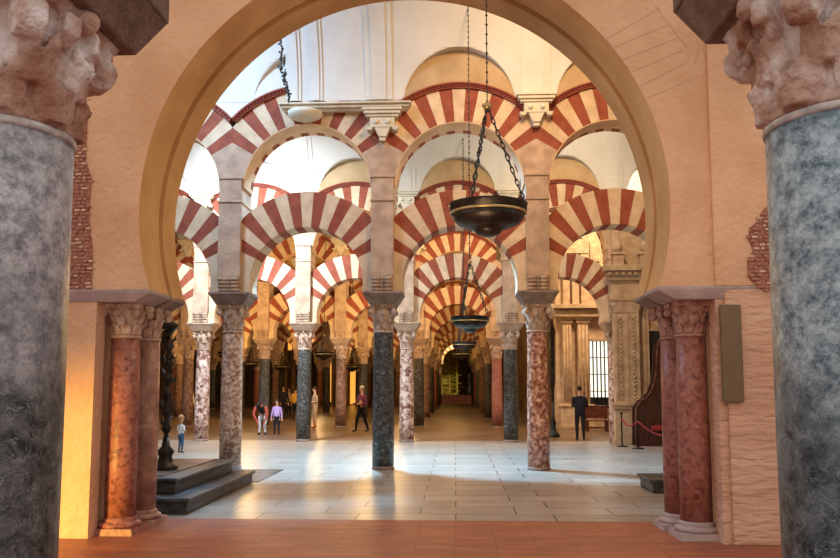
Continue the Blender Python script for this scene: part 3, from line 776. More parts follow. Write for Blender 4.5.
# ------------------------------------------------------------------ hanging lamps
def link_chain(p, q, link=.10, rad=.010, wid=.028):
    b = MB(); p, q = Vector(p), Vector(q); d = q - p; n = max(2, int(d.length / (link*.78))); d.normalize()
    up = Vector((0,1,0)) if abs(d.y) < .9 else Vector((1,0,0)); a = d.cross(up).normalized(); c = d.cross(a).normalized()
    for i in range(n):
        ctr = p.lerp(q, (i + .5) / n); s = a if i % 2 else c; L_ = (q - p).length / n * .66
        b.tube([ctr + d*L_*math.cos(2*PI*j/10) + s*wid*math.sin(2*PI*j/10) for j in range(10)], rad, 5, closed=True)
    return b
bowl_prof = [(.0, -.325), (.06, -.322), (.115, -.302), (.138, -.272), (.148, -.256), (.22, -.235), (.31, -.198), (.352, -.15), (.374, -.09), (.365, -.085), (.335, -.145), (.24, -.205), (.0, -.23)]
me_bowl = MB().lathe(bowl_prof, seg=40, cap=False).mesh('bowl', M['bronze'])
me_rim = MB().lathe([(.372, -.085), (.392, -.08), (.395, -.01), (.405, 0), (.385, .004), (.37, -.01), (.365, -.085)], seg=40, cap=False).mesh('rim', M['bronze'])
me_glint = MB().lathe([(.376, -.104), (.390, -.100), (.392, -.082), (.376, -.082), (.376, -.104)], seg=40, cap=False).mesh('rim_bead', M['brass'])
def ceil_z(Y):
    edges = [WY1] + ROWY
    for r in range(len(ROWY)):
        y0 = edges[r] + (UDEP if r else 0); y1 = edges[r+1] - UDEP
        if y0 <= Y <= y1: return ZS + (CROWN - ZS)*math.sqrt(max(0, 1 - ((Y - (y0+y1)/2)/((y1-y0)/2))**2)) + .02
    return ZS
def hanging_lamp(px, Y, rim_y, top_z, spread_y, lab, scale=1.0, chain_r=.010, group=None, link=.10, wid=.022):
    p = at(px, rim_y, Y); top_z = min(top_z, 9.0) if Y < 9 else ceil_z(Y)
    t = thing('hanging_lamp', lab, 'lamp', p, 0, group)
    for nm, me in (('bowl', me_bowl), ('rim', me_rim), ('rim_bead', me_glint)):
        o = put(nm, me, t); o.scale = (scale,)*3
    zs = zat(spread_y, Y) - p.z
    for a in (R(0), R(118), R(242)):
        link_chain((math.cos(a)*.38*scale, math.sin(a)*.38*scale, 0), (0, 0, zs), link, chain_r, wid).build('suspension_chain', M['iron'], t)
    MB().lathe([(.005, zs - .05), (.03, zs - .04), (.055, zs - .005), (.05, zs + .01), (.015, zs + .03), (.01, zs + .06)], seg=16).build('hub', M['brass'], t)
    b = MB(); hh = top_z - p.z; b.tube([(0, 0, zs + .05), (0, 0, hh)], chain_r*.9, 6); z = zs + .15
    while z < hh: b.ball((0, 0, z), (chain_r*2.2, chain_r*2.2, chain_r*1.7), 8, 5); z += link*1.2
    b.build('main_chain', M['iron'], t)
    return t
hanging_lamp(488, 7.8, 205, 9.0, 106, 'large black bronze bowl lamp hanging nearest, before the horseshoe arch', 1.0, .007, 'bowl lamps down the aisle', .085, .016)
hanging_lamp(470, 16.0, 317, CROWN - .35, 262, 'bowl lamp on a long chain before the first striped arcade', 1.0, .010, 'bowl lamps down the aisle')
hanging_lamp(464, 24.3, 342, CROWN - .4, 305, 'smaller looking bowl lamp before the second arcade', 1.0, .012, 'bowl lamps down the aisle')
hanging_lamp(462, 32.5, 352, CROWN - .4, 325, 'farthest bowl lamp in the central aisle, before the third arcade', 1.0, .014, 'bowl lamps down the aisle')
for px, py, Y, spy, lb_ in ((324, 352, 33, 335, 'bowl lamp in the dim aisle between the third arcade columns'), (282, 365, 41, 351, 'bowl lamp low in the dim aisle beside the grey veined column'), (352, 365, 41, 350, 'bowl lamp in the dim aisle left of the dark granite column'), (251, 362, 40, 345, 'bowl lamp in the dim aisle right of the beige column'), (229, 352, 30, 332, 'bowl lamp half hidden behind the beige speckled column')):
    hanging_lamp(px, Y, py, 8.0, spy, lb_, 1.1, .012, 'bowl lamps in the dim side aisles')
# lamp chain in the upper left of the arch
b = MB(); Y = 15.0
for i, (px, py) in enumerate([(281,42),(282,50),(281,57),(284,62),(281,68),(285,74),(284,80),(287,86),(288,92),(289,98)]):
    p = at(px, py, Y); b.ball(p, (.042 if 3 < i < 7 else .024, .035, .05), 8, 6)
    b.ball((p.x + random.uniform(-.06, .06), Y, p.z + .03), .024, 8, 6); b.ball((p.x + random.uniform(-.06, .06), Y, p.z - .04), .024, 8, 6); b.tube([(p.x, Y, p.z - .1), (p.x, Y, p.z + .1)], .012, 6)
p = at(281, 42, Y); b.tube([p, (p.x, Y, 10.0)], .012, 6)
b.build('iron_pendant', M['iron'], None, label='dark beaded iron pendant hanging at the upper left inside the arch', cat='pendant')

# ------------------------------------------------------------------ stone platform with the iron torchere, low plinth on the right
t = thing('stone_platform', 'dark grey stepped stone platform behind the west jamb', 'platform')
x1 = -3.75
b = MB(); b.box(-8.5, x1, 10.95, 14.5, 0, .17); b.box(-8.5, x1 + .04, 10.91, 14.54, .17, .23); b.build('lower_step', M['dark_stone'], t, .012)
b = MB(); b.box(-8.5, x1 - .30, 11.3, 14.2, .23, .40); b.box(-8.5, x1 - .26, 11.26, 14.24, .40, .46); b.build('upper_step', M['dark_stone'], t, .012)
MB().box(-8.4, x1 - .55, 11.5, 14.1, .46, .475).build('top_slab', M['brown_stone'], t)
MB().box(-8.5, -3.66, 14.6, 16.72, 0.001, .012).build('floor_slab', M['dark_stone'], None, label='flat dark slab in the floor beside the stone platform', cat='slab')
t = thing('stone_plinth', 'low dark stone plinth half hidden by the east jamb columns', 'plinth')
xq = at(653, 490, 13.4).x
MB().box(xq, xq + 2.2, 13.4, 14.3, 0, .17).build('body', M['dark_stone'], t, .01); MB().box(xq - .05, xq + 2.25, 13.35, 14.35, .17, .23).build('top', M['dark_stone'], t, .01)

bx = at(166, 440, 12.3); zz = .475
t = thing('iron_torchere', 'tall ornate black iron torchere standing on the platform', 'torchere', (bx.x, 12.3, zz))
b = MB(); H = at(166, 318, 12.3).z - zz
b.lathe([(.20, 0), (.21, .04), (.13, .09), (.10, .2), (.14, .28), (.07, .36), (.045, .5)], seg=12); b.build('base', M['bronze'], t)
b = MB(); prof = [(.045, .5)]
z = .5; i = 0
while z < H - .25:
    prof += [(.035, z + .05), (.075, z + .12), (.085, z + .15), (.04, z + .22)]; z += .26; i += 1
b.lathe(prof, seg=10)
rnd = random.Random(4)
for k in range(26):
    zz_ = rnd.uniform(.6, H - .2); a = rnd.uniform(0, 2*PI); rr = rnd.uniform(.06, .12)
    b.tube([(0, 0, zz_), (math.cos(a)*rr, math.sin(a)*rr, zz_ + .05), (math.cos(a)*rr*1.2, math.sin(a)*rr*1.2, zz_ + .13)], [.02, .025, .01], 6)
b.build('stem', M['bronze'], t)
b = MB(); b.lathe([(.04, H - .25), (.12, H - .18), (.15, H - .1), (.06, H - .06), (.03, H)], seg=12); b.build('crown', M['bronze'], t)

# ------------------------------------------------------------------ carved renaissance stonework on the east side
def W(px, py, Y): p = at(px, py, Y); return p.x, p.z
YR = 24.62
xl, _ = W(612, 400, YR); xr = 14.0
zt = zat(222, YR); ze1, ze0 = zat(268, YR), zat(300, YR)
w = MB(); w.box(xl + .1, xr, YR, YR + .2, 0, zt)
struct('wall_east', w, M['renaissance'])
t = thing('entablature', 'tan carved stone entablature above the pilaster on the right', 'entablature', (0, 0, 0))
b = MB(); h = ze1 - ze0
b.box(xl - .05, xr, YR - .30, YR, ze0, ze0 + .18*h); b.box(xl, xr, YR - .26, YR, ze0 + .18*h, ze0 + .55*h); b.box(xl - .08, xr, YR - .36, YR, ze0 + .55*h, ze0 + .68*h); b.build('architrave', M['renaissance'], t, .01)
b = MB(); b.box(xl - .14, xr, YR - .42, YR, ze0 + .68*h, ze0 + .82*h); b.box(xl - .22, xr, YR - .52, YR, ze0 + .82*h, ze1)
for i in range(40): b.box(xl - .1 + i*.2, xl + i*.2, YR - .47, YR - .42, ze0 + .70*h, ze0 + .80*h)
b.build('cornice', M['renaissance'], t, .01)
# pilaster
xp0, xp1 = W(613, 400, YR)[0], W(641, 400, YR)[0]; zb0, zb1 = 0, zat(402, YR); zc_ = zat(314, YR)
t = thing('pilaster', 'carved tan stone pilaster on a tall pedestal beside the wooden confessional', 'pilaster')
b = MB(); b.box(xp0 - .05, xp1 + .05, YR - .34, YR, 0, .18); b.box(xp0, xp1, YR - .30, YR, .18, zb1 - .2); b.box(xp0 - .06, xp1 + .06, YR - .36, YR, zb1 - .2, zb1 - .1); b.box(xp0 - .1, xp1 + .1, YR - .40, YR, zb1 - .1, zb1)
b.build('pedestal', M['renaissance'], t, .012)
b = MB(); b.box(xp0 + .04, xp1 - .04, YR - .22, YR, zb1, zc_)
mid = (xp0 + xp1)/2
for x0_, x1_ in ((xp0 + .06, xp0 + .12), (mid - .03, mid + .03), (xp1 - .12, xp1 - .06)): b.box(x0_, x1_, YR - .26, YR - .22, zb1 + .05, zc_ - .05)
rnd = random.Random(5); z = zb1 + .12
while z < zc_ - .1:
    for xx in (mid - .2, mid + .2):
        b.ball((xx, YR - .22, z), (.055, .04, .05), 8, 6); b.ball((xx + .06, YR - .22, z + .05), (.03, .03, .03), 6, 5); b.ball((xx - .06, YR - .22, z + .05), (.03, .03, .03), 6, 5)
    z += .13
b.build('carved_shaft', M['renaissance'], t)
b = MB(); b.frustum(mid, YR - .12, (xp1-xp0)/2 - .06, .12, zc_, (xp1-xp0)/2 + .04, .2, ze0 - .06); b.box(xp0 - .06, xp1 + .06, YR - .34, YR, ze0 - .07, ze0)
for xx in (xp0 + .02, xp1 - .02): b.tube([(xx, YR - .30, ze0 - .16), (xx, YR - .1, ze0 - .16)], .08, 12)
b.build('capital', M['renaissance'], t)
# arched niche surround right of the pilaster
t = thing('niche_surround', 'carved round arched stone niche with a dark framed panel inside', 'niche')
xa, zsn = W(668, 320, YR)[0], zat(318, YR)
b = MB()
for rr, w_, d in ((.64, .07, .16), (.72, .10, .10)):
    n = 20
    for i in range(n):
        A0, A1 = PI*i/n, PI*(i+1)/n
        b.prism([(xa + rr*math.cos(A0), zsn + rr*math.sin(A0)), (xa + rr*math.cos(A1), zsn + rr*math.sin(A1)), (xa + (rr+w_)*math.cos(A1), zsn + (rr+w_)*math.sin(A1)), (xa + (rr+w_)*math.cos(A0), zsn + (rr+w_)*math.sin(A0))], YR - d, YR)
    for sg in (-1, 1): b.box(min(xa + sg*rr, xa + sg*(rr+w_)), max(xa + sg*rr, xa + sg*(rr+w_)), YR - d, YR, 0, zsn)
for i in range(14):
    A0 = PI*(i + .5)/14; b.ball((xa + .77*math.cos(A0), YR - .10, zsn + .77*math.sin(A0)), (.05, .04, .05), 8, 6)
b.build('archivolt', M['renaissance'], t)
b = MB(); q0, q1 = W(649, 381, YR), W(668, 331, YR); b.box(q0[0], q1[0] + .3, YR - .06, YR, q0[1], q1[1]); b.build('dark_panel', M['black'], t)
b = MB()
for a_, c_ in ((q0[0] - .07, q0[0]), (q1[0] + .3, q1[0] + .37)): b.box(a_, c_, YR - .09, YR, q0[1] - .07, q1[1] + .07)
b.box(q0[0] - .07, q1[0] + .37, YR - .09, YR, q1[1], q1[1] + .07); b.box(q0[0] - .07, q1[0] + .37, YR - .09, YR, q0[1] - .07, q0[1]); b.build('panel_frame', M['renaissance'], t)
# finials on the attic above the entablature
for px, lb_ in ((618, 'small stone finial on a pedestal at the corner of the cornice'), (645, 'second stone finial on the cornice, farther from the corner')):
    x, _ = W(px, 262, YR - .25); b = MB()
    b.box(-.16, .16, -.14, .14, 0, .35); b.box(-.2, .2, -.18, .18, .35, .42); b.lathe([(.07, .42), (.13, .52), (.15, .62), (.08, .74), (.03, .8), (.05, .86), (.01, .92)], seg=12)
    b.build('stone_finial', M['renaissance'], None, loc=(x, YR - .22, ze1), label=lb_, cat='finial', group='finials on the cornice')

# back wall of the chapel, farther off
YB = 33.2
xb0 = W(557, 400, YB)[0]
w = MB(); w.box(xb0, 18, YB, YB + .8, 0, 10.2); struct('wall_east_back', w, M['renaissance'])
for (pa, pb_), lab in (((563, 572), 'plain tan pilaster beside the dark standing lantern'), ((578, 589), 'tan pilaster left of the bright barred window')):
    x0_, x1_ = W(pa, 400, YB)[0], W(pb_, 400, YB)[0]
    t = thing('chapel_pilaster', lab, 'pilaster', group='pilasters of the chapel wall')
    zt_ = zat(318, YB)
    b = MB(); b.box(x0_ - .12, x1_ + .12, YB - .35, YB, 0, .9); b.box(x0_ - .18, x1_ + .18, YB - .4, YB, .9, 1.0); b.box(x0_ - .18, x1_ + .18, YB - .4, YB, 0, .15); b.build('pedestal', M['renaissance'], t, .015)
    b = MB(); b.box(x0_, x1_, YB - .22, YB, 1.0, zt_ - .25)
    nn = 3
    for i in range(nn): xx = x0_ + (x1_-x0_)*(i+.5)/nn; b.tube([(xx, YB - .23, 1.1), (xx, YB - .23, zt_ - .35)], .045, 8)
    b.build('fluted_shaft', M['renaissance'], t)
    b = MB(); b.box(x0_ - .06, x1_ + .06, YB - .28, YB, zt_ - .25, zt_ - .12); b.box(x0_ - .12, x1_ + .12, YB - .34, YB, zt_ - .12, zt_); b.build('capital', M['renaissance'], t, .01)
t = thing('chapel_entablature', 'stone entablature with deep cornice over the barred window', 'entablature')
z0_, z1_ = zat(318, YB), zat(306, YB)
b = MB(); b.box(xb0 - .1, 12, YB - .45, YB, z0_, z0_ + .3); b.box(xb0 - .25, 12, YB - .65, YB, z1_ - .18, z1_)
for i in range(10): b.ball((xb0 + .3 + i*.55, YB - .46, z0_ + .2), (.14, .05, .07), 10, 6)
b.build('frieze', M['renaissance'], t, .012)
b = MB()
for pa in (566, 575, 584):
    x0_ = W(pa, 300, YB)[0]; b.box(x0_ - .14, x0_ + .14, YB - .18, YB, z1_, zat(255, YB)); b.box(x0_ - .2, x0_ + .2, YB - .24, YB, zat(255, YB), zat(250, YB))
b.build('upper_strips', M['renaissance'], t, .01)
b = MB(); q0, q1 = W(566, 262, YB), W(576, 242, YB)
b.box(q0[0] + 1, q1[0] + 1, YB - .1, YB, q0[1], q1[1]); b.box(q0[0] + 1.08, q1[0] + .92, YB - .13, YB - .1, q0[1] + .08, q1[1] - .08)
b.build('relief_tablet', M['renaissance'], None, .02, label='small square relief tablet high on the chapel wall', cat='relief')
# barred window
wx0, wz0 = W(590, 408, YB - .1); wx1, wz1 = W(608, 341, YB - .1)
t = thing('grille_window', 'tall bright window behind dark vertical iron bars', 'window', kind='thing')
MB().box(wx0, wx1 + .3, YB - .08, YB - .02, wz0, wz1).build('glass', M['glass_white'], t)
b = MB()
for i in range(8): xx = wx0 + (wx1 + .3 - wx0)*i/7; b.tube([(xx, YB - .16, wz0 - .2), (xx, YB - .16, wz1)], .032, 6)
for i in range(5): zz_ = wz0 + (wz1 - wz0)*i/4; b.tube([(wx0 - .05, YB - .16, zz_), (wx1 + .35, YB - .16, zz_)], .02, 6)
b.box(wx0, wx1 + .3, YB - .14, YB - .10, wz0, wz0 + .45); b.build('bars', M['black'], t)
b = MB(); b.box(wx0 - .12, wx0, YB - .2, YB, wz0 - .2, wz1 + .1); b.box(wx1 + .3, wx1 + .42, YB - .2, YB, wz0 - .2, wz1 + .1); b.box(wx0 - .12, wx1 + .42, YB - .22, YB, wz1, wz1 + .14); b.build('frame', M['renaissance'], t, .01)
# wooden bench before the window
bx0, bx1 = W(585, 428, 31)[0], W(609, 428, 31)[0]
t = thing('wooden_bench', 'low red brown wooden bench before the barred window', 'bench', (0, 31, 0))
b = MB(); b.box(bx0, bx1, -.25, .2, .40, .45); b.build('seat', M['bench_wood'], t, .01)
b = MB(); b.box(bx0, bx1, .2, .25, .5, .95); b.box(bx0, bx1, .19, .27, .95, 1.0); b.build('backrest', M['bench_wood'], t, .01)
for xx in (bx0 + .05, bx1 - .12):
    for yy in (-.22, .17): MB().box(xx, xx + .07, yy, yy + .07, 0, .40 if yy < 0 else .95).build('leg', M['bench_wood'], t)
MB().box(bx0, bx1, -.02, .02, .12, .17).build('stretcher', M['bench_wood'], t)

# standing dark lantern by the chapel
lx = W(553, 414, 27.5)[0]
t = thing('standing_lantern', 'tall dark standing lantern with white top beside the red speckled column', 'lantern', (lx, 27.5, 0))
H = zat(304, 27.5)
b = MB(); b.lathe([(.22, 0), (.23, .08), (.15, .16), (.09, .3), (.11, .5), (.05, .7), (.04, 1.2)], seg=14); b.build('base', M['black'], t)
b = MB(); b.lathe([(.04, 1.2), (.05, 1.6), (.10, 1.9), (.11, H - 1.3), (.14, H - 1.0), (.03, H - .55)], seg=6, sm=False); b.build('case', M['bronze'], t)
b = MB(); b.lathe([(.03, H - .55), (.08, H - .45), (.08, H - .2), (.03, H)], seg=10); b.build('finial', M['glass_white'] if False else M['cornice'], t)

# confessional
YC = 23.6
t = thing('confessional', 'dark walnut confessional with a curved scrolled side and red seat', 'confessional', (0, 0, 0))
out = [(636,446),(636,408),(641,401),(646,398),(651,392),(654,384),(656,372),(657,350),(659,340),(720,340),(720,446)]
P = [W(a, b_, YC) for a, b_ in out]; P[0] = (P[0][0], 0); P[-1] = (P[-1][0], 0)
MB().prism(P, YC + .0, YC + .08).build('side_panel', M['wood'], t, .006)
P2 = [(x + .0, z) for x, z in P]
MB().prism(P2, YC + .46, YC + .54).build('side_panel', M['wood'], t, .006)
b = MB(); b.box(P[7][0] + .35, P[-1][0], YC + .08, YC + .46, 0, P[8][1]); b.build('cabinet', M['wood'], t)
b = MB(); b.box(P[0][0] + .3, P[7][0] + .4, YC + .08, YC + .46, .0, .5); b.build('seat_box', M['wood'], t)
b = MB(); sx0 = W(651, 428, YC)[0]; b.box(sx0, sx0 + .7, YC - .12, YC, zat(430, YC), zat(425, YC)); b.build('cushion', M['red_cloth'], t, .02)
b = MB()
for i in range(len(P) - 2):
    b.tube([(P[i][0], YC - .01, P[i][1]), (P[i+1][0], YC - .01, P[i+1][1])], .03, 6)
b.build('edge_moulding', M['bench_wood'], t)
# rope barrier
posts = [W(622, 445, 23.2)[0], W(637, 452, 22.4)[0]]
for i, (px, Y, lb_) in enumerate(((622, 23.4, 'slim black rope post before the carved pilaster'), (638, 22.6, 'slim black rope post before the confessional'))):
    x = W(px, 440, Y)[0]; t = thing('rope_post', lb_, 'post', (x, Y, 0), group='rope barrier posts')
    MB().lathe([(.17, 0), (.17, .02), (.05, .04), (.022, .06)], seg=16).build('base', M['black'], t)
    MB().lathe([(.022, .05), (.022, .93), (.04, .95), (.04, .99), (.01, 1.02)], seg=10).build('post', M['black'], t)
pts = []
a = Vector((W(622, 440, 23.4)[0], 23.4, .80)); c = Vector((W(638, 440, 22.6)[0], 22.6, .78)); e = Vector((W(690, 440, 21.5)[0], 21.5, .80))
for i in range(11): q = a.lerp(c, i/10); q.z -= .16 * math.sin(PI*i/10); pts.append(q)
for i in range(1, 15): q = c.lerp(e, i/14); q.z -= .38 * math.sin(PI*i/14); pts.append(q)
MB().tube(pts, .022, 8).build('barrier_rope', M['red_cloth'], None, label='red velvet barrier rope sagging before the confessional', cat='rope')

# ------------------------------------------------------------------ far end of the central aisle
YE = 84
struct('wall_far', MB().box(-24, 20, YE, YE + .5, 0, 10.5), M['dark_wall'])
t = thing('altar_steps', 'dark red stone steps at the far end of the aisle', 'steps', (0, 0, 0))
xs0, xs1 = W(436, 400, 78)[0], W(484, 400, 78)[0]
for i in range(4): MB().box(xs0, xs1, 77 + i*.6, 81, i*.2, i*.2 + .2).build('step', M['step_red'], t)
t = thing('gilded_altarpiece', 'gilded greenish altarpiece glowing above the steps at the aisle end', 'altarpiece', (0, 0, 0))
q0, q1 = W(441, 392, 79), W(458, 350, 79)
b = MB(); b.box(q0[0], q1[0], 79.2, 79.5, .8, q1[1] - .6); b.prism([(q0[0], q1[1] - .6), (q1[0], q1[1] - .6), ((q0[0]+q1[0])/2, q1[1] + .2)], 79.2, 79.5); b.build('back_panel', M['gold'], t)
for i, xx in enumerate((q0[0] + .1, (q0[0]+q1[0])/2, q1[0] - .1)):
    MB().lathe([(.2, .8), (.12, 1.0), (.12, q1[1] - 1.0), (.2, q1[1] - .8)], xx, 79.0, 10).build('colonnette', M['gold'], t)
rnd = random.Random(9); b = MB()
b.tube([(q0[0] + (q1[0]-q0[0])*(i % 2 + rnd.uniform(0, .4)), 79.12, 1 + i*.2) for i in range(int((q1[1]-1.8)/.2))], .09, 7)
b.build('carving', M['gold'], t)
b = MB(); xx = W(470, 392, 78)[0]; b.lathe([(.5, .8), (.55, 1.0), (.3, 1.4), (.36, 2.3), (.42, 2.9), (.18, 3.2), (.2, 3.5), (.02, 3.7)], xx, 79.3, 14)
b.build('altar_statue', M['bronze'], None, label='dark statue beside the gilded altarpiece', cat='statue')
spot('altar_lamp', (.0, 73, 6), (-.6, 78.6, 1.5), 500, (1, .85, .4), 70)
# lit golden chapels glimpsed between the western columns
for px0, px1, py0, py1, Y, lb_ in ((326, 332, 362, 402, 66, 'tall narrow lit golden chapel opening seen left of the walking person'), (350, 356, 366, 404, 70, 'lit golden chapel opening seen beside the dark granite column'), (344, 349, 372, 403, 74, 'farther dim golden chapel opening'), (288, 293, 335, 350, 60, 'small golden lit opening high behind the left arches')):
    a, c = at(px0, py1, Y), at(px1, py0, Y); t = thing('lit_chapel', lb_, 'chapel', group='golden lit chapels')
    z0 = max(0, a.z) if py1 > 360 else a.z
    pts = [(a.x, z0), (c.x, z0), (c.x, c.z - (c.x - a.x)/2)] + [((a.x+c.x)/2 + (c.x-a.x)/2*math.cos(PI*i/8), c.z - (c.x-a.x)/2 + (c.x-a.x)/2*math.sin(PI*i/8)) for i in range(1, 8)] + [(a.x, c.z - (c.x-a.x)/2)]
    MB().prism(pts, Y, Y + .1).build('lit_back', M['lit_gold'], t)
    b = MB(); b.box(a.x - .2, a.x, Y - .3, Y + .1, 0, c.z); b.box(c.x, c.x + .2, Y - .3, Y + .1, 0, c.z); b.box(a.x - .2, c.x + .2, Y - .3, Y + .1, c.z, c.z + .2); b.build('surround', M['dark_wall'], t)
struct('wall_west', MB().box(-24, -23.6, 16.6, YE, 0, 11), M['dark_wall'])
struct('wall_west_nave', MB().box(-14.4, -14, WY1, 16.6, 0, 11), M['plaster'])
struct('wall_east_nave', MB().box(10, 10.4, WY1, 24.9, 0, 11), M['plaster'])
struct('wall_east_far', MB().box(14, 14.4, 24.9, YE, 0, 11), M['dark_wall'])
struct('wall_east_aisle', MB().box(5.2, 5.6, 34.2, YE, 0, 8), M['dark_wall'])
for i, (x, y) in enumerate(((-3.2, 30.0), (-8.4, 30.0), (-13, 38), (-3.2, 38), (-9.9, 38), (-3.2, 54), (-9.9, 56), (.1, 46), (.1, 62))):
    point(f'aisle_fill_{i}', (x, y, 5.0 if x < 0 else 8.2), 260 if x < 0 else 170, GOLD, .35 if x < 0 else .9)  # unseen warm points added to brighten the dim aisles, no fittings

# ------------------------------------------------------------------ people
def body_mesh(name, J, E, mats, order):
    """J: joint -> (pos, radius, region); E: list of edges; one skinned continuous figure"""
    names = list(J); me = bpy.data.meshes.new(name)
    me.from_pydata([J[n][0] for n in names], [(names.index(a), names.index(b)) for a, b in E], [])
    o = bpy.data.objects.new('tmp_body', me); C.objects.link(o)
    sk = o.modifiers.new('s', 'SKIN'); sk.use_smooth_shade = True
    for i, n in enumerate(names):
        v = me.skin_vertices[0].data[i]; rr = J[n][1]; v.radius = rr if isinstance(rr, tuple) else (rr, rr); v.use_root = (n == 'pelvis')
    ss = o.modifiers.new('u', 'SUBSURF'); ss.levels = 2; ss.render_levels = 2
    dg = bpy.context.evaluated_depsgraph_get(); dg.update()
    em = bpy.data.meshes.new_from_object(o.evaluated_get(dg)); bpy.data.objects.remove(o)
    em.materials.clear()
    for k in order: em.materials.append(mats[k])
    segs = [(Vector(J[a][0]), Vector(J[b][0]), J[b][2]) for a, b in E]
    for p in em.polygons:
        c = p.center; best = None
        for a, b_, reg in segs:
            d = b_ - a; t_ = max(0, min(1, (c - a).dot(d) / max(d.length_squared, 1e-9))); dd = (c - (a + d*t_)).length
            if best is None or dd < best[0]: best = (dd, reg)
        p.material_index = order.index(best[1]); p.use_smooth = True
    return em
SKIN = mat('skin', (.55, .30, .20), (.60, .34, .23), 5, .6, 0)
def cloth(n, c): return mat(n, tuple(v*.85 for v in c), c, 12, .9, .1)
def person(px, py, Y, H, rz, lab, top, pants, hair, shoes, pose='stand', group=None, bare_arms=False, bare_legs=False, hair_long=False, tone=SKIN, hs=1.0):
    p = at(px, py, Y); t = thing('person', lab, 'person', (p.x, Y, 0), rz, group)
    s = H / 1.75
    J = {}
    def j(n, x, y, z, r, reg):
        rr = tuple(q*s for q in r) if isinstance(r, tuple) else r*s
        J[n] = (Vector((x*s, y*s, z*s)), rr, reg)
    # figure faces -y
    bend = pose == 'bend'
    hipz = .93 if not bend else .86
    hy = 0 if not bend else .18
    def spine(d, z):         # along-spine distance to position (bend forward)
        if bend: a = R(62); return (hy - math.sin(a)*d, hipz + math.cos(a)*d)
        return (0, hipz + d)
    j('pelvis', 0, hy, hipz, (.17, .135), 'pants')
    y_, z_ = spine(.20, 0); j('waist', 0, y_, z_, (.155, .13), 'top')
    y_, z_ = spine(.42, 0); j('chest', 0, y_, z_, (.19, .145), 'top')
    y_, z_ = spine(.53, 0); j('neck0', 0, y_, z_, .065, 'top')
    y_, z_ = spine(.60, 0); j('neck1', 0, y_, z_, .05, 'skin')
    ny, nz = y_, z_
    hx = .0
    if bend: hd = [(ny - .06, nz + .02), (ny - .13, nz + .0), (ny - .20, nz - .03)]
    else: hd = [(ny - .01, nz + .07*hs), (ny - .015, nz + .15*hs), (ny - .0, nz + .215*hs)]
    j('head0', 0, hd[0][0], hd[0][1], (.06*hs, .07*hs), 'skin'); j('head1', 0, hd[1][0], hd[1][1], (.078*hs, .092*hs), 'skin'); j('head2', 0, hd[2][0], hd[2][1], (.05*hs, .055*hs), 'skin')
    E = [('pelvis','waist'),('waist','chest'),('chest','neck0'),('neck0','neck1'),('neck1','head0'),('head0','head1'),('head1','head2')]
    j('nose', 0, hd[1][0] - .105*hs, hd[1][1] - .02, .012, 'skin'); E.append(('head1','nose'))
    cy_, cz_ = spine(.47, 0)
    arm = 'skin' if bare_arms else 'top'; lg = 'skin' if bare_legs else 'pants'
    for sd, n in ((-1, 'l'), (1, 'r')):
        ph = 0
        if pose == 'walk': ph = sd
        j('sh'+n, sd*.19, cy_, cz_, .06, 'top'); E.append(('chest','sh'+n))
        if bend: el, wr = (sd*.27, cy_ - .02, cz_ - .30), (sd*.17, cy_ + .02, cz_ - .52)
        elif pose == 'back': el, wr = (sd*.27, .07, 1.12), (sd*.08, .14, .98)
        elif pose == 'front': el, wr = (sd*.25, .02, 1.13), (sd*.08, -.17, 1.12)
        elif pose == 'walk': el, wr = (sd*.24, ph*.08, 1.13), (sd*.14, ph*.08 - .18, 1.10)
        else: el, wr = (sd*.245, .01, 1.13), (sd*.27, -.05, .89)
        j('el'+n, *el, .054, arm); j('wr'+n, *wr, .034, 'skin' if bare_arms else 'top')
        E += [('sh'+n,'el'+n), ('el'+n,'wr'+n)]
        w_ = Vector(wr); d = (w_ - Vector(el)).normalized(); side = d.cross(Vector((0,1,0))).normalized() if abs(d.y) < .9 else Vector((1,0,0))
        pm = w_ + d*.07; j('pm'+n, *pm, (.034, .02), 'skin'); E.append(('wr'+n, 'pm'+n))
        for q in range(4):
            f0 = w_ + d*.13 + side*(q - 1.5)*.02; f1 = f0 + d*(.05 + (.012 if q in (1, 2) else 0)) + Vector((0, -.012, 0))
            j(f'f{q}{n}', *f0, .009, 'skin'); j(f'g{q}{n}', *f1, .007, 'skin'); E += [('pm'+n, f'f{q}{n}'), (f'f{q}{n}', f'g{q}{n}')]
        th = w_ + d*.05 - side*.045*sd; th2 = th + d*.045 - side*.012*sd; j('th'+n, *th, .010, 'skin'); j('tg'+n, *th2, .008, 'skin'); E += [('wr'+n, 'th'+n), ('th'+n, 'tg'+n)]
        sp = .10 if pose != 'wide' and pose != 'back' else .14
        stp = ph * .22
        j('hip'+n, sd*.09, hy, hipz - .06, .11, 'pants')
        j('kn'+n, sd*sp*1.05, hy*.2 - .03 + stp*.5, .50, .070, lg if not bare_legs else 'pants'); j('an'+n, sd*sp*1.1, .02 + stp, .09, .045, lg)
        j('he'+n, sd*sp*1.1, .045 + stp, .035, .034, 'shoe'); j('to'+n, sd*sp*1.25, -.15 + stp, .028, .030, 'shoe')
        E += [('pelvis','hip'+n), ('hip'+n,'kn'+n), ('kn'+n,'an'+n), ('an'+n,'he'+n), ('he'+n,'to'+n)]
    mats = {'skin': tone, 'top': top, 'pants': pants, 'shoe': shoes}
    me = body_mesh('body', J, E, mats, ['skin', 'top', 'pants', 'shoe'])
    put('body', me, t)
    b = MB(); hc = Vector((0, hd[1][0]*s, hd[1][1]*s)); up = (Vector((0, hd[2][0], hd[2][1])) - Vector((0, hd[0][0], hd[0][1]))).normalized()*s
    back = Vector((0, 1, 0))*s if not bend else Vector((0, .3, .95))*s
    c = hc + up*.045*hs + back*.022*hs; b.ball(c, (.088*s*hs, .098*s*hs, .088*s*hs), 14, 10)
    if hair_long: b.ball(hc + back*.06 - up*.05, (.08*s, .05*s, .13*s), 12, 8)
    b.build('hair', hair, t)
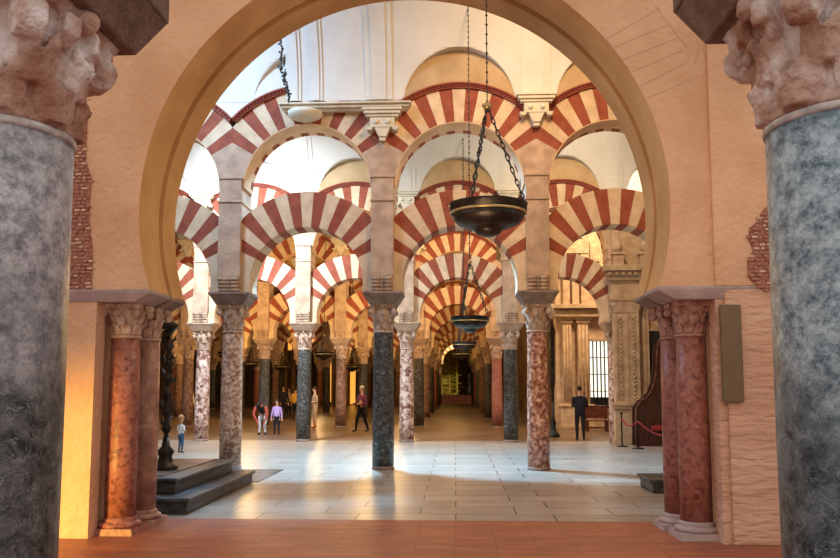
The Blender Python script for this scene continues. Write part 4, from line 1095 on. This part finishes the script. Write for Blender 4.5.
    if not bend:
        for sd in (-1, 1): MB().ball((sd*.03*s*hs, hc.y - .085*s*hs, hc.z + .01*s), .011*s, 8, 6).build('eye', M['black'], t)
    return t
dk = cloth('black cloth', (.015, .016, .02)); navy = cloth('navy cloth', (.02, .03, .07)); whitec = cloth('white cloth', (.75, .75, .78))
lav = cloth('lavender cloth', (.48, .34, .62)); tan = cloth('khaki cloth', (.50, .36, .24)); purp = cloth('plum cloth', (.22, .06, .12)); jean = cloth('blue denim', (.06, .14, .26))
redc = cloth('red cloth', (.55, .10, .06)); greens = cloth('dark green cloth', (.02, .05, .04)); gold_c = cloth('mustard cloth', (.7, .42, .08)); greyc = cloth('grey cloth', (.30, .27, .26))
blond = cloth('blond hair', (.55, .30, .14)); brown_h = cloth('dark hair', (.04, .02, .012)); grey_h = cloth('fair grey hair', (.50, .40, .26))
def yfeet(py, z=0): return CAM_H * F_PX / (py - HY)
def pp(px, py, *a, **k):
    Y = CAM_H * F_PX / (py - HY); return person(px, py, Y, *a, **k)
pp(180.5, 452.5, .90, R(150), 'toddler with blond hair, white top and jeans standing alone', whitec, jean, blond, brown_h, 'front', hs=1.55, hair_long=True)
pp(262, 434.5, 1.66, R(-3), 'person in dark top and pale trousers bending forward with hands on knees', greens, whitec, brown_h, dk, 'bend', tone=redc, bare_arms=True)
pp(276.5, 434.5, 1.22, R(5), 'girl in lavender jacket and dark trousers beside the bending person', lav, dk, brown_h, dk, 'stand', hair_long=True, hs=1.18)
pp(314.5, 427.5, 1.68, R(-60), 'woman in khaki shirt and shorts reading behind the grey veined column', tan, tan, brown_h, redc, 'front', bare_legs=True)
pp(361.5, 431, 1.72, R(-50), 'fair haired woman in plum top and dark trousers walking', purp, dk, grey_h, dk, 'walk')
pp(580.5, 438.5, 1.72, R(180), 'man in black seen from behind, hands held in front, near the bench', dk, dk, brown_h, dk, 'front')
pp(283, 419, 1.72, R(20), 'dim person in black standing behind the lavender girl', dk, dk, brown_h, dk, 'stand', group='dim visitors in the background')
pp(289, 418, 1.66, R(-30), 'dim person in khaki top behind the lavender girl', tan, dk, brown_h, dk, 'front', group='dim visitors in the background')
pp(295, 420, 1.62, R(160), 'dim person in mustard yellow top left of the grey veined column', gold_c, navy, brown_h, dk, 'stand', group='dim visitors in the background')
pp(188.5, 420, 1.68, R(40), 'dim person in white shirt glimpsed left of the pale mottled column', whitec, dk, brown_h, dk, 'stand', group='dim visitors in the background')
